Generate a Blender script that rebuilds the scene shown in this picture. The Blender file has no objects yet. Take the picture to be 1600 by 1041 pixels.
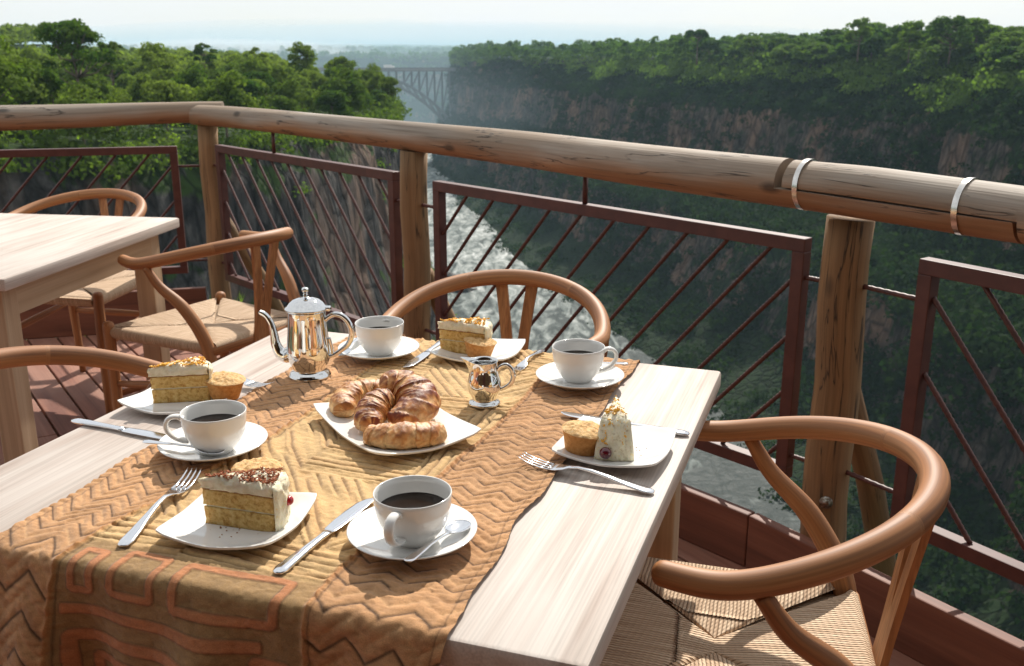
import bpy, math, random
import numpy as np
from mathutils import Vector, Matrix

PI = math.pi; R = math.radians
random.seed(7)
rng = np.random.default_rng(11)
S = bpy.context.scene

# ------------------------------------------------------------------ camera
cam_d = bpy.data.cameras.new("camera"); cam = bpy.data.objects.new("camera", cam_d)
S.collection.objects.link(cam); S.camera = cam
cam.location = (0, 0, 1.311)
PITCH = math.atan(448 / 1556)
cam.rotation_euler = (PI / 2 - PITCH, 0, 0)
cam_d.sensor_width = 36.0; cam_d.lens = 35.01
cam_d.clip_start = 0.05; cam_d.clip_end = 30000
cam_d.dof.use_dof = True; cam_d.dof.focus_distance = 1.45; cam_d.dof.aperture_fstop = 13

# ------------------------------------------------------------------ light
SUN_AZ = math.atan2(0.27, 0.963)      # measured from +Y towards +X
SUN_EL = R(42)
W = bpy.data.worlds.new("World"); S.world = W; W.use_nodes = True
nt = W.node_tree; nt.nodes.clear()
wo = nt.nodes.new('ShaderNodeOutputWorld'); bg = nt.nodes.new('ShaderNodeBackground')
sky = nt.nodes.new('ShaderNodeTexSky'); sky.sky_type = 'NISHITA'; sky.sun_disc = False
sky.sun_elevation = SUN_EL; sky.sun_rotation = SUN_AZ
sky.air_density = 1.0; sky.dust_density = 1.2; sky.ozone_density = 1.5; sky.altitude = 900
bg.inputs['Strength'].default_value = 0.090
# thin broken cloud: noise over the sky direction, whitening it
tc = nt.nodes.new('ShaderNodeTexCoord'); mp = nt.nodes.new('ShaderNodeMapping')
mp.inputs['Scale'].default_value = (2.2, 2.2, 9.0)
nz = nt.nodes.new('ShaderNodeTexNoise'); nz.inputs['Scale'].default_value = 2.2; nz.inputs['Detail'].default_value = 7; nz.inputs['Roughness'].default_value = .58
cr = nt.nodes.new('ShaderNodeValToRGB'); cr.color_ramp.elements[0].position = .36; cr.color_ramp.elements[1].position = .66
cr.color_ramp.elements[0].color = (.70, .70, .70, 1); cr.color_ramp.elements[1].color = (.95, .95, .95, 1)
mx = nt.nodes.new('ShaderNodeMix'); mx.data_type = 'RGBA'
mx.inputs['B'].default_value = (9.6, 9.8, 9.9, 1)
L = nt.links.new
L(tc.outputs['Generated'], mp.inputs['Vector']); L(mp.outputs['Vector'], nz.inputs['Vector']); L(nz.outputs['Fac'], cr.inputs['Fac'])
L(cr.outputs['Color'], mx.inputs['Factor']); L(sky.outputs['Color'], mx.inputs['A']); L(mx.outputs['Result'], bg.inputs['Color'])
L(bg.outputs['Background'], wo.inputs['Surface'])

sd = bpy.data.lights.new("sun", 'SUN'); sd.energy = 5.0; sd.angle = R(.55); sd.color = (1.0, .94, .85)
so = bpy.data.objects.new("sun", sd); S.collection.objects.link(so)
sdir = Vector((math.sin(SUN_AZ) * math.cos(SUN_EL), math.cos(SUN_AZ) * math.cos(SUN_EL), math.sin(SUN_EL)))
so.rotation_euler = sdir.to_track_quat('Z', 'Y').to_euler(); so.location = (3, 10, 12)

S.view_settings.view_transform = 'Standard'; S.view_settings.look = 'None'
S.view_settings.exposure = 0.17; S.view_settings.gamma = 1.0
S.render.engine = 'CYCLES'
try:
    S.cycles.max_bounces = 8; S.cycles.volume_bounces = 1; S.cycles.transparent_max_bounces = 6
except Exception: pass

# ------------------------------------------------------------------ helpers
def tag(o, label=None, cat=None, group=None, kind=None):
    if label: o['label'] = label
    if cat: o['category'] = cat
    if group: o['group'] = group
    if kind: o['kind'] = kind
    return o

def mesh_obj(name, V, Fc, mat, parent=None, smooth=True, gc=None, cols=None, uvs=None):
    me = bpy.data.meshes.new(name)
    if isinstance(Fc, np.ndarray):
        n = len(Fc); k = Fc.shape[1]
        V = np.asarray(V, dtype=np.float32)
        me.vertices.add(len(V)); me.vertices.foreach_set('co', V.ravel())
        me.loops.add(n * k); me.loops.foreach_set('vertex_index', Fc.astype(np.int32).ravel())
        me.polygons.add(n); me.polygons.foreach_set('loop_start', np.arange(0, n * k, k, dtype=np.int32))
        me.update(calc_edges=True)
    else:
        me.from_pydata([tuple(v) for v in V], [], Fc); me.update()
    if smooth: me.polygons.foreach_set('use_smooth', [True] * len(me.polygons))
    if gc is not None:
        a = me.attributes.new('gc', 'FLOAT_VECTOR', 'POINT'); a.data.foreach_set('vector', np.asarray(gc, dtype=np.float32).ravel())
    if cols is not None:
        a = me.color_attributes.new('col', 'FLOAT_COLOR', 'POINT'); a.data.foreach_set('color', np.asarray(cols, dtype=np.float32).ravel())
    me.validate()
    me.materials.append(mat)
    o = bpy.data.objects.new(name, me); S.collection.objects.link(o)
    if parent: o.parent = parent
    return o

class MB:
    def __init__(s): s.v = []; s.f = []; s.g = []
    def add(s, V, F, G=None):
        b = len(s.v); s.v += [tuple(v) for v in V]; s.f += [tuple(b + i for i in f) for f in F]
        s.g += [tuple(g) for g in (G if G is not None else V)]
    def box(s, c, size, M=None, bevel=0.0, axis=None):
        sx, sy, sz = [a / 2 for a in size]
        if axis is None: axis = int(np.argmax(size))
        off = (random.uniform(0, 9), random.uniform(0, 9), random.uniform(0, 9))
        if bevel <= 0:
            P = [(x, y, z) for x in (-sx, sx) for y in (-sy, sy) for z in (-sz, sz)]
            F = [(0, 1, 3, 2), (4, 6, 7, 5), (0, 4, 5, 1), (2, 3, 7, 6), (0, 2, 6, 4), (1, 5, 7, 3)]
        else:
            b = min(bevel, sx * .9, sy * .9, sz * .9)
            bm = __import__('bmesh').new(); __import__('bmesh').ops.create_cube(bm, size=1)
            for v in bm.verts: v.co = (v.co.x * 2 * sx, v.co.y * 2 * sy, v.co.z * 2 * sz)
            __import__('bmesh').ops.bevel(bm, geom=bm.edges[:], offset=b, segments=2, profile=.5, affect='EDGES')
            bm.verts.ensure_lookup_table(); P = [tuple(v.co) for v in bm.verts]; F = [tuple(v.index for v in f.verts) for f in bm.faces]; bm.free()
        G = []
        o = [axis] + [i for i in (0, 1, 2) if i != axis]
        for p in P: G.append((p[o[0]] + off[0], p[o[1]] + off[1], p[o[2]] + off[2]))
        T = Matrix.Translation(Vector(c)) @ (M if M is not None else Matrix.Identity(4))
        s.add([T @ Vector(p) for p in P], F, G)
    def tube(s, path, rad, seg=14, caps=True, flat=1.0, up=None, noise=0, round_end=False):
        path = [Vector(p) for p in path]; n = len(path)
        if not hasattr(rad, '__len__'): rad = [rad] * n
        off = (random.uniform(0, 9), random.uniform(0, 9), random.uniform(0, 9))
        if round_end:
            d0 = (path[0] - path[1]).normalized(); d1 = (path[-1] - path[-2]).normalized()
            r0, r1 = rad[0], rad[-1]
            A = [(.95, .35), (.75, .68), (.4, .92)]
            path = [path[0] + d0 * r0 * a * .8 for a, b in A] + path + [path[-1] + d1 * r1 * a * .8 for a, b in reversed(A)]
            rad = [r0 * b for a, b in A] + list(rad) + [r1 * b for a, b in reversed(A)]; n = len(path)
        tg = []
        for i in range(n):
            t = path[min(i + 1, n - 1)] - path[max(i - 1, 0)]; tg.append(t.normalized())
        u = Vector(up) if up else (Vector((0, 0, 1)) if abs(tg[0].z) < .9 else Vector((1, 0, 0)))
        V = []; G = []; al = 0; F = []
        for i in range(n):
            if i: al += (path[i] - path[i - 1]).length
            t = tg[i]; b = t.cross(u).normalized(); nn = b.cross(t).normalized()
            if not up: u = nn
            for k in range(seg):
                a = 2 * PI * k / seg; r = rad[i]
                if noise: r *= 1 + noise * math.sin(a * 3 + al * 7) * .5 + noise * (random.random() - .5) * .4
                V.append(path[i] + b * math.cos(a) * r + nn * math.sin(a) * r * flat)
                G.append((al + off[0], math.cos(a) * r + off[1], math.sin(a) * r + off[2]))
        for i in range(n - 1):
            for k in range(seg):
                k2 = (k + 1) % seg
                F.append((i * seg + k, i * seg + k2, (i + 1) * seg + k2, (i + 1) * seg + k))
        if caps:
            F.append(tuple(reversed(range(seg)))); F.append(tuple((n - 1) * seg + k for k in range(seg)))
        s.add(V, F, G)
    def lathe(s, prof, seg=40, c=(0, 0, 0)):
        V = []; F = []; n = len(prof)
        for (r, z) in prof:
            for k in range(seg):
                a = 2 * PI * k / seg; V.append((c[0] + r * math.cos(a), c[1] + r * math.sin(a), c[2] + z))
        for i in range(n - 1):
            for k in range(seg):
                k2 = (k + 1) % seg; F.append((i * seg + k, i * seg + k2, (i + 1) * seg + k2, (i + 1) * seg + k))
        F.append(tuple(reversed(range(seg)))); F.append(tuple((n - 1) * seg + k for k in range(seg)))
        s.add(V, F)
    def build(s, name, mat, parent=None, smooth=True, auto=None):
        o = mesh_obj(name, s.v, s.f, mat, parent, smooth, gc=s.g)
        if auto is not None:
            try: o.data.set_sharp_from_angle(angle=R(auto))
            except Exception: pass
        return o

def empty(name, loc=(0, 0, 0), rz=0, label=None, cat=None, group=None):
    o = bpy.data.objects.new(name, None); S.collection.objects.link(o); o.empty_display_size = .05
    o.location = loc; o.rotation_euler = (0, 0, rz); tag(o, label, cat, group); return o

def kids(o): return [c for c in S.collection.objects if c.parent == o]
CH = {}
def copy_tree(o, parent=None):
    c = o.copy(); S.collection.objects.link(c)
    if parent is not None: c.parent = parent
    for ch in list(o.children): copy_tree(ch, c)
    return c

def smooth_path(pts, n=8):
    P = [Vector(p) for p in pts]; out = []
    Q = [P[0] * 2 - P[1]] + P + [P[-1] * 2 - P[-2]]
    for i in range(1, len(Q) - 2):
        a, b, c, d = Q[i - 1], Q[i], Q[i + 1], Q[i + 2]
        for k in range(n):
            t = k / n
            out.append(.5 * ((2 * b) + (c - a) * t + (2 * a - 5 * b + 4 * c - d) * t * t + (3 * b - a - 3 * c + d) * t ** 3))
    out.append(P[-1]); return out
def lerp_list(vals, n):
    x = np.linspace(0, len(vals) - 1, n); return list(np.interp(x, range(len(vals)), vals))

# numpy value noise
_perm = rng.permutation(4096)
def _h(ix, iy, iz): return _perm[(_perm[(_perm[ix & 4095] + iy) & 4095] + iz) & 4095] / 4095.0
def vnoise(x, y, z):
    x, y, z = np.broadcast_arrays(np.asarray(x, float), np.asarray(y, float), np.asarray(z, float))
    ix, iy, iz = np.floor(x).astype(int), np.floor(y).astype(int), np.floor(z).astype(int)
    fx, fy, fz = x - ix, y - iy, z - iz
    fx, fy, fz = fx * fx * (3 - 2 * fx), fy * fy * (3 - 2 * fy), fz * fz * (3 - 2 * fz)
    r = 0
    for a in (0, 1):
        for b in (0, 1):
            for c in (0, 1):
                w = (fx if a else 1 - fx) * (fy if b else 1 - fy) * (fz if c else 1 - fz)
                r = r + w * _h(ix + a, iy + b, iz + c)
    return r * 2 - 1
def fbm(x, y, z, o=4, g=.5):
    r = 0; a = 1; s = 0
    for i in range(o):
        r = r + a * vnoise(x * 2 ** i + 17 * i, y * 2 ** i + 5 * i, z * 2 ** i); s += a; a *= g
    return r / s

# ------------------------------------------------------------------ materials
def new_mat(name):
    m = bpy.data.materials.new(name); m.use_nodes = True
    return m, m.node_tree, m.node_tree.nodes['Principled BSDF']
def N(t, typ, **kw):
    n = t.nodes.new(typ)
    for k, v in kw.items():
        if k in n.inputs.keys(): n.inputs[k].default_value = v
        else: setattr(n, k, v)
    return n
def ramp(t, stops):
    n = t.nodes.new('ShaderNodeValToRGB'); e = n.color_ramp.elements
    while len(e) < len(stops): e.new(.5)
    for i, (p, c) in enumerate(stops):
        e[i].position = p; e[i].color = (*c, 1) if len(c) == 3 else c
    return n
def bump(t, bsdf, src, strength=.3, dist=.002):
    b = N(t, 'ShaderNodeBump'); b.inputs['Strength'].default_value = strength; b.inputs['Distance'].default_value = dist
    t.links.new(src, b.inputs['Height']); t.links.new(b.outputs['Normal'], bsdf.inputs['Normal']); return b

def wood(name, c1, c2, c3, rough=.5, along=1.5, across=28, bumpd=.0006, bs=.4, streak=.5, blot=None, coat=0, crack=0):
    m, t, b = new_mat(name); l = t.links.new
    at = N(t, 'ShaderNodeAttribute', attribute_name='gc')
    mp = N(t, 'ShaderNodeMapping'); mp.inputs['Scale'].default_value = (along, across, across); l(at.outputs['Vector'], mp.inputs['Vector'])
    dn = N(t, 'ShaderNodeTexNoise'); dn.inputs['Scale'].default_value = 1.2; dn.inputs['Detail'].default_value = 2; l(mp.outputs['Vector'], dn.inputs['Vector'])
    n1 = N(t, 'ShaderNodeTexNoise'); n1.inputs['Scale'].default_value = 1.0; n1.inputs['Detail'].default_value = 5; n1.inputs['Roughness'].default_value = .6; n1.inputs['Distortion'].default_value = .6
    l(mp.outputs['Vector'], n1.inputs['Vector'])
    mp2 = N(t, 'ShaderNodeMapping'); mp2.inputs['Scale'].default_value = (along * 2, across * 9, across * 9); l(at.outputs['Vector'], mp2.inputs['Vector'])
    n2 = N(t, 'ShaderNodeTexNoise'); n2.inputs['Scale'].default_value = 1.0; n2.inputs['Detail'].default_value = 3; l(mp2.outputs['Vector'], n2.inputs['Vector'])
    r1 = ramp(t, [(.30, c1), (.5, c2), (.72, c3)]); l(n1.outputs['Fac'], r1.inputs['Fac'])
    r2 = ramp(t, [(.35, (.62, .62, .62)), (.6, (1, 1, 1))]); l(n2.outputs['Fac'], r2.inputs['Fac'])
    mm = N(t, 'ShaderNodeMix', data_type='RGBA', blend_type='MULTIPLY'); mm.inputs['Factor'].default_value = streak
    l(r1.outputs['Color'], mm.inputs['A']); l(r2.outputs['Color'], mm.inputs['B'])
    out = mm.outputs['Result']
    if blot:
        mp3 = N(t, 'ShaderNodeMapping'); mp3.inputs['Scale'].default_value = (blot[1], blot[1] * 3, blot[1] * 3); l(at.outputs['Vector'], mp3.inputs['Vector'])
        n3 = N(t, 'ShaderNodeTexNoise'); n3.inputs['Scale'].default_value = 1; n3.inputs['Detail'].default_value = 4; l(mp3.outputs['Vector'], n3.inputs['Vector'])
        r3 = ramp(t, [(.42, (0, 0, 0)), (.62, (1, 1, 1))]); l(n3.outputs['Fac'], r3.inputs['Fac'])
        m3 = N(t, 'ShaderNodeMix', data_type='RGBA'); l(r3.outputs['Color'], m3.inputs['Factor']); l(out, m3.inputs['A']); m3.inputs['B'].default_value = (*blot[0], 1)
        m4 = N(t, 'ShaderNodeMix', data_type='RGBA'); m4.inputs['Factor'].default_value = blot[2]; l(out, m4.inputs['A']); l(m3.outputs['Result'], m4.inputs['B']); out = m4.outputs['Result']
    hsrc = None
    if crack:
        mp5 = N(t, 'ShaderNodeMapping'); mp5.inputs['Scale'].default_value = (along * 1.3, across * 1.1, across * 1.1); l(at.outputs['Vector'], mp5.inputs['Vector'])
        n5 = N(t, 'ShaderNodeTexNoise'); n5.inputs['Scale'].default_value = 1.3; n5.inputs['Detail'].default_value = 4; n5.inputs['Distortion'].default_value = .4; l(mp5.outputs['Vector'], n5.inputs['Vector'])
        n6 = N(t, 'ShaderNodeTexNoise'); n6.inputs['Scale'].default_value = 4; l(at.outputs['Vector'], n6.inputs['Vector'])
        r5 = ramp(t, [(.488, (1, 1, 1)), (.50, (0, 0, 0)), (.512, (1, 1, 1))]); l(n5.outputs['Fac'], r5.inputs['Fac'])
        r6 = ramp(t, [(.46, (1, 1, 1)), (.56, (0, 0, 0))]); l(n6.outputs['Fac'], r6.inputs['Fac'])
        mxx = N(t, 'ShaderNodeMath', operation='MAXIMUM'); l(r5.outputs['Color'], mxx.inputs[0]); l(r6.outputs['Color'], mxx.inputs[1])
        vk = N(t, 'ShaderNodeTexVoronoi'); vk.inputs['Scale'].default_value = 1.0; mp7 = N(t, 'ShaderNodeMapping'); mp7.inputs['Scale'].default_value = (3.2, 7, 7); l(at.outputs['Vector'], mp7.inputs['Vector']); l(mp7.outputs['Vector'], vk.inputs['Vector'])
        rk = ramp(t, [(.05, (.25, .25, .25)), (.12, (1, 1, 1))]); l(vk.outputs['Distance'], rk.inputs['Fac'])
        mk = N(t, 'ShaderNodeMath', operation='MULTIPLY'); l(mxx.outputs[0], mk.inputs[0]); l(rk.outputs['Color'], mk.inputs[1])
        m6 = N(t, 'ShaderNodeMix', data_type='RGBA', blend_type='MULTIPLY'); m6.inputs['Factor'].default_value = crack; l(out, m6.inputs['A']); l(mk.outputs[0], m6.inputs['B']); out = m6.outputs['Result']; hsrc = mk.outputs[0]
    l(out, b.inputs['Base Color']); b.inputs['Roughness'].default_value = rough
    if coat: b.inputs['Coat Weight'].default_value = coat; b.inputs['Coat Roughness'].default_value = .3
    ad = N(t, 'ShaderNodeMath', operation='ADD'); l(n1.outputs['Fac'], ad.inputs[0]); l(n2.outputs['Fac'], ad.inputs[1]); hh = ad.outputs[0]
    if hsrc:
        a2 = N(t, 'ShaderNodeMath', operation='MULTIPLY_ADD'); l(hsrc, a2.inputs[0]); a2.inputs[1].default_value = .8; l(hh, a2.inputs[2]); hh = a2.outputs[0]
    bump(t, b, hh, bs, bumpd)
    return m

def plain(name, col, rough=.5, metal=0, nscale=0, c2=None, bumpd=0, coat=0, sss=0):
    m, t, b = new_mat(name); b.inputs['Base Color'].default_value = (*col, 1); b.inputs['Roughness'].default_value = rough
    b.inputs['Metallic'].default_value = metal
    if coat: b.inputs['Coat Weight'].default_value = coat
    if sss: b.inputs['Subsurface Weight'].default_value = sss; b.inputs['Subsurface Radius'].default_value = (.01, .006, .003)
    if nscale:
        tcn = N(t, 'ShaderNodeTexCoord'); n = N(t, 'ShaderNodeTexNoise'); n.inputs['Scale'].default_value = nscale; n.inputs['Detail'].default_value = 5
        t.links.new(tcn.outputs['Object'], n.inputs['Vector'])
        if c2:
            r = ramp(t, [(.38, col), (.62, c2)]); t.links.new(n.outputs['Fac'], r.inputs['Fac']); t.links.new(r.outputs['Color'], b.inputs['Base Color'])
        if bumpd: bump(t, b, n.outputs['Fac'], .6, bumpd)
    return m

def bleach_and_bounce(m):
    # bleached grey above; brown below is wood colour plus painted deck bounce; gc.z runs up the cross-section
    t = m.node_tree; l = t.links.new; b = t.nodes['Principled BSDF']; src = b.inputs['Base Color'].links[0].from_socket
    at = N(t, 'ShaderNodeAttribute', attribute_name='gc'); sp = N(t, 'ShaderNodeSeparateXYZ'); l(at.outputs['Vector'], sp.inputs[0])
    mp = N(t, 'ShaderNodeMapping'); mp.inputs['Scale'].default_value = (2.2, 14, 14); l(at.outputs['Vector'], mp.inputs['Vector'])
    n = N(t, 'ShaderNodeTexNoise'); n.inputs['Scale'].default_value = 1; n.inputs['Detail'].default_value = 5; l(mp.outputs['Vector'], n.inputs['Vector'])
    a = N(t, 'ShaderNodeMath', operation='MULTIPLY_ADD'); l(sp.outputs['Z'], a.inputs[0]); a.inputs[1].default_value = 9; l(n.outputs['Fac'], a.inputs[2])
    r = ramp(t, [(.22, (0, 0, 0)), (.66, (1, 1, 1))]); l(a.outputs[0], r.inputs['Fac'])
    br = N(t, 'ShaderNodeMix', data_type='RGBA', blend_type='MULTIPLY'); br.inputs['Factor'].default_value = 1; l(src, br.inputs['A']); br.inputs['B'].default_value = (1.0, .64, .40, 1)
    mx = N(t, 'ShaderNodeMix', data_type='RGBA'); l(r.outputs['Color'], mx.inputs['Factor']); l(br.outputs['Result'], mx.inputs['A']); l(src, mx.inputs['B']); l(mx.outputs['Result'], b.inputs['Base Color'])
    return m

M = {}
M['table'] = wood('whitewashed_oak', (.40, .30, .245), (.53, .445, .385), (.61, .545, .485), rough=.62, along=1.6, across=36, streak=.6, bumpd=.0006, bs=.45, blot=((.66, .60, .55), 3.0, .4))
M['table_side'] = wood('oak_leg', (.36, .24, .14), (.46, .32, .20), (.52, .38, .25), rough=.6, along=1.2, across=30, streak=.3)
M['chair'] = wood('oiled_cherry_wood', (.24, .088, .027), (.41, .175, .062), (.53, .27, .115), rough=.56, along=1.6, across=22, streak=.85, bumpd=.0004, bs=.3)
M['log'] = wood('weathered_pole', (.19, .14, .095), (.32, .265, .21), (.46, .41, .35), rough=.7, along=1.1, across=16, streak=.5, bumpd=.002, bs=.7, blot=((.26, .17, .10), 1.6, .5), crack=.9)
M['log'] = bleach_and_bounce(M['log'])
M['post'] = wood('pole_post', (.15, .075, .03), (.28, .155, .065), (.38, .23, .11), rough=.8, along=1.0, across=18, streak=.5, bumpd=.0018, bs=.6, blot=((.13, .08, .04), 2.5, .5), crack=.85)
M['deck'] = wood('red_deck_board', (.18, .062, .038), (.29, .115, .07), (.37, .175, .115), rough=.65, along=1.2, across=22, streak=.35, bumpd=.001, bs=.5, blot=((.32, .19, .14), 2.0, .4))
M['kick'] = wood('red_fascia_board', (.10, .032, .016), (.17, .055, .028), (.23, .085, .045), rough=.6, along=1.2, across=18, streak=.35, bumpd=.001, bs=.5)
M['iron'] = plain('red_oxide_iron', (.070, .019, .014), .5, 0, 25, (.095, .028, .020), .0003)
M['rebar'] = plain('oxide_rebar', (.055, .015, .012), .5, 0, 90, (.10, .03, .02), .0008)
M['steel'] = plain('bright_strap', (.75, .72, .68), .22, 1.0, 40, (.6, .58, .55), .0003)
M['silver'] = plain('polished_silver', (.74, .74, .73), .05, 1.0)
M['cutlery'] = plain('stainless_cutlery', (.82, .83, .85), .13, 1.0)
M['china'] = plain('white_china', (.80, .79, .76), .09, 0, coat=.4)
M['bolt'] = plain('bolt_steel', (.35, .33, .3), .4, 1.0, 200, (.2, .15, .1), .0003)
mc, tt_, bb_ = new_mat('black_coffee'); bb_.inputs['Base Color'].default_value = (.012, .005, .002, 1); bb_.inputs['Roughness'].default_value = .06; bb_.inputs['Specular IOR Level'].default_value = .3; M['coffee'] = mc

# woven paper cord: gc.x counts cords across, gc.y runs along the cord
def cord_mat():
    m, t, b = new_mat('paper_cord'); l = t.links.new
    at = N(t, 'ShaderNodeAttribute', attribute_name='gc'); sp = N(t, 'ShaderNodeSeparateXYZ'); l(at.outputs['Vector'], sp.inputs[0])
    dn = N(t, 'ShaderNodeTexNoise'); dn.inputs['Scale'].default_value = 22; l(at.outputs['Vector'], dn.inputs['Vector'])
    ma = N(t, 'ShaderNodeMath', operation='MULTIPLY_ADD'); l(dn.outputs['Fac'], ma.inputs[0]); ma.inputs[1].default_value = .0045; l(sp.outputs['X'], ma.inputs[2])
    mu = N(t, 'ShaderNodeMath', operation='MULTIPLY'); l(ma.outputs[0], mu.inputs[0]); mu.inputs[1].default_value = PI / .0060
    si = N(t, 'ShaderNodeMath', operation='SINE'); l(mu.outputs[0], si.inputs[0])
    ab = N(t, 'ShaderNodeMath', operation='ABSOLUTE'); l(si.outputs[0], ab.inputs[0])
    pw = N(t, 'ShaderNodeMath', operation='POWER'); l(ab.outputs[0], pw.inputs[0]); pw.inputs[1].default_value = .55
    # twist of each cord
    tw = N(t, 'ShaderNodeMath', operation='MULTIPLY_ADD'); l(sp.outputs['Y'], tw.inputs[0]); tw.inputs[1].default_value = 620
    m2 = N(t, 'ShaderNodeMath', operation='MULTIPLY'); l(sp.outputs['X'], m2.inputs[0]); m2.inputs[1].default_value = 900; l(m2.outputs[0], tw.inputs[2])
    s2 = N(t, 'ShaderNodeMath', operation='SINE'); l(tw.outputs[0], s2.inputs[0])
    hs = N(t, 'ShaderNodeMath', operation='MULTIPLY_ADD'); l(s2.outputs[0], hs.inputs[0]); hs.inputs[1].default_value = .12; l(pw.outputs[0], hs.inputs[2])
    n1 = N(t, 'ShaderNodeTexNoise'); n1.inputs['Scale'].default_value = 1; n1.inputs['Detail'].default_value = 3
    mp = N(t, 'ShaderNodeMapping'); mp.inputs['Scale'].default_value = (260, 9, 1); l(at.outputs['Vector'], mp.inputs['Vector']); l(mp.outputs['Vector'], n1.inputs['Vector'])
    r = ramp(t, [(.3, (.42, .27, .16)), (.5, (.60, .42, .27)), (.7, (.72, .55, .38))]); l(n1.outputs['Fac'], r.inputs['Fac'])
    r2 = ramp(t, [(.15, (.32, .25, .2)), (.6, (1, 1, 1))]); l(pw.outputs[0], r2.inputs['Fac'])
    mm = N(t, 'ShaderNodeMix', data_type='RGBA', blend_type='MULTIPLY'); mm.inputs['Factor'].default_value = .85; l(r.outputs['Color'], mm.inputs['A']); l(r2.outputs['Color'], mm.inputs['B'])
    l(mm.outputs['Result'], b.inputs['Base Color']); b.inputs['Roughness'].default_value = .75
    bump(t, b, hs.outputs[0], 1.0, .0024)
    return m
M['cord'] = cord_mat()

# ------------------------------------------------------------------ deck (setting)
DD = Vector((.563, -.826, 0)); DN = Vector((.826, .563, 0))
deck_root = empty('deck', (0, 0, 0)); deck_root['kind'] = 'structure'
P0 = Vector((-4.4, 4.04, 0)); P1 = Vector((-1.439, 4.785, 0)); P2 = Vector((-.352, 3.588, 0)); P3 = Vector((.8005, 2.32, 0)); P5 = Vector((1.78, .865, 0))
rail_pts = [P0, P1, P2, P3, P5]
def inside_limit(p, off=0.02):
    # distance allowed: deck lies on the camera side of the rail line
    for a, b in zip(rail_pts[:-1], rail_pts[1:]):
        d = (b - a).normalized(); n = Vector((d.y, -d.x, 0))     # towards camera side?
        if n.dot(Vector((0, 0, 0)) - a) < 0: n = -n
        if n.dot(p - a) < off: return False
    return True
boards = MB()
base = Vector((-2.3468, 4.5808, 0)); pitch = .1195
for k in range(-32, 42):
    c = base + DN * (k * pitch + pitch / 2)
    run = []
    for j in range(0, 240):
        q = c + DD * (-6 + j * .05)
        if inside_limit(q) and q.x > -4.3 and q.y > -2.2: run.append(q)
    if len(run) < 3: continue
    a, b_ = run[0], run[-1]; Ln = (b_ - a).length
    cuts = [0]; x = random.uniform(.8, 3.2)
    while x < Ln - .5: cuts.append(x); x += random.uniform(2.2, 3.4)
    cuts.append(Ln)
    ang = math.atan2(DD.y, DD.x)
    for i in range(len(cuts) - 1):
        l0, l1 = cuts[i] + .002, cuts[i + 1] - .002
        mid = a + DD * ((l0 + l1) / 2)
        boards.box((mid.x, mid.y, -.016 + random.uniform(-.0012, .0012)), (l1 - l0, pitch - .0085, .032), Matrix.Rotation(ang, 4, 'Z'), bevel=.003)
boards.build('deck_boards', M['deck'], deck_root, smooth=False)['kind'] = 'structure'
jo = MB()
for k in range(-10, 14):
    jo.box((k * .45 - .6, 1.0, -.12), (.06, 6.2, .14), Matrix.Rotation(0, 4, 'Z'))
    
jb = MB()
for k in range(12):
    c0 = Vector((-4.2, -2 + k * .52, -.13)); x1 = 1.2 if k < 4 else max(-1.6, 1.9 - (k - 3) * .52)
    jb.box(((c0.x + x1) / 2, c0.y, -.11), (x1 - c0.x, .06, .14))
jb.build('deck_joists', M['kick'], deck_root, smooth=False)['kind'] = 'structure'

# kick boards along the deck edge, one thing per run
def kick(a, b, h, label):
    d = (b - a).normalized(); n = Vector((d.y, -d.x, 0));
    if n.dot(-a) < 0: n = -n
    c = (a + b) / 2; ang = math.atan2(d.y, d.x)
    m = MB(); m.box((0, 0, h / 2), ((b - a).length, .034, h), bevel=.004)
    o = m.build('kick_board', M['kick'], None, smooth=False); o.location = (c.x, c.y, 0.001); o.rotation_euler = (0, 0, ang)
    tag(o, label, 'board', 'boards edging the deck')
def offs(a, b, o):
    d = (b - a).normalized(); n = Vector((d.y, -d.x, 0))
    if n.dot(-a) < 0: n = -n
    return a + n * o, b + n * o
k0 = offs(P0, P1, .10); k1 = offs(P1, P3, .115); k3 = offs(P3, P5, .105)
corner = Vector((-1.46, 4.655, 0))
kick(k0[0], corner + Vector((-.01, 0, 0)), .20, 'dark red edge board along the deck behind the far table, left of the corner post')
kick(corner + Vector((.03, -.03, 0)), Vector((.62, 2.345, 0)), .15, 'dark red edge board on the deck between the corner post and the right post')
kick(Vector((.6225, 2.342, 0)), k3[1], .15, 'dark red edge board at the lower right, behind the nearest chair')

# ------------------------------------------------------------------ railing
def post(p, top, r, label, brace_dir, lean=(0, 0), bolt=None):
    root = empty('railing_post', (p.x, p.y, 0), 0, label, 'post', 'wooden posts of the railing')
    m = MB(); pts = []; rr = []
    n = 16
    for i in range(n):
        z = -.6 + (top + .6) * i / (n - 1)
        pts.append((lean[0] * z + .004 * math.sin(i * 1.3), lean[1] * z, z)); rr.append(r * (1.04 - .06 * i / n + .015 * math.sin(i * 2.1)))
    m.tube(pts, rr, 22, noise=.02); o = m.build('pole', M['post'], root)
    # drying crack: thin dark sliver standing a hair proud
    b = MB(); bd = Vector(brace_dir).normalized()
    b.tube([(bd.x * .045, bd.y * .045, .50), (bd.x * .22, bd.y * .22, .18), (bd.x * .52, bd.y * .52, -.5)], [.032, .036, .038], 14)
    b.build('brace', M['post'], root)
    if bolt:
        q = MB(); v = Vector((-p.x, -p.y, 0)).normalized()
        c = v * r * 1.0
        q.tube([(c.x * .9, c.y * .9, bolt), (c.x * 1.18, c.y * 1.18, bolt)], .011, 6); q.tube([(c.x * .9, c.y * .9, bolt), (c.x * 1.08, c.y * 1.08, bolt)], .016, 14)
        q.build('bolt', M['bolt'], root)
    return root
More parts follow.
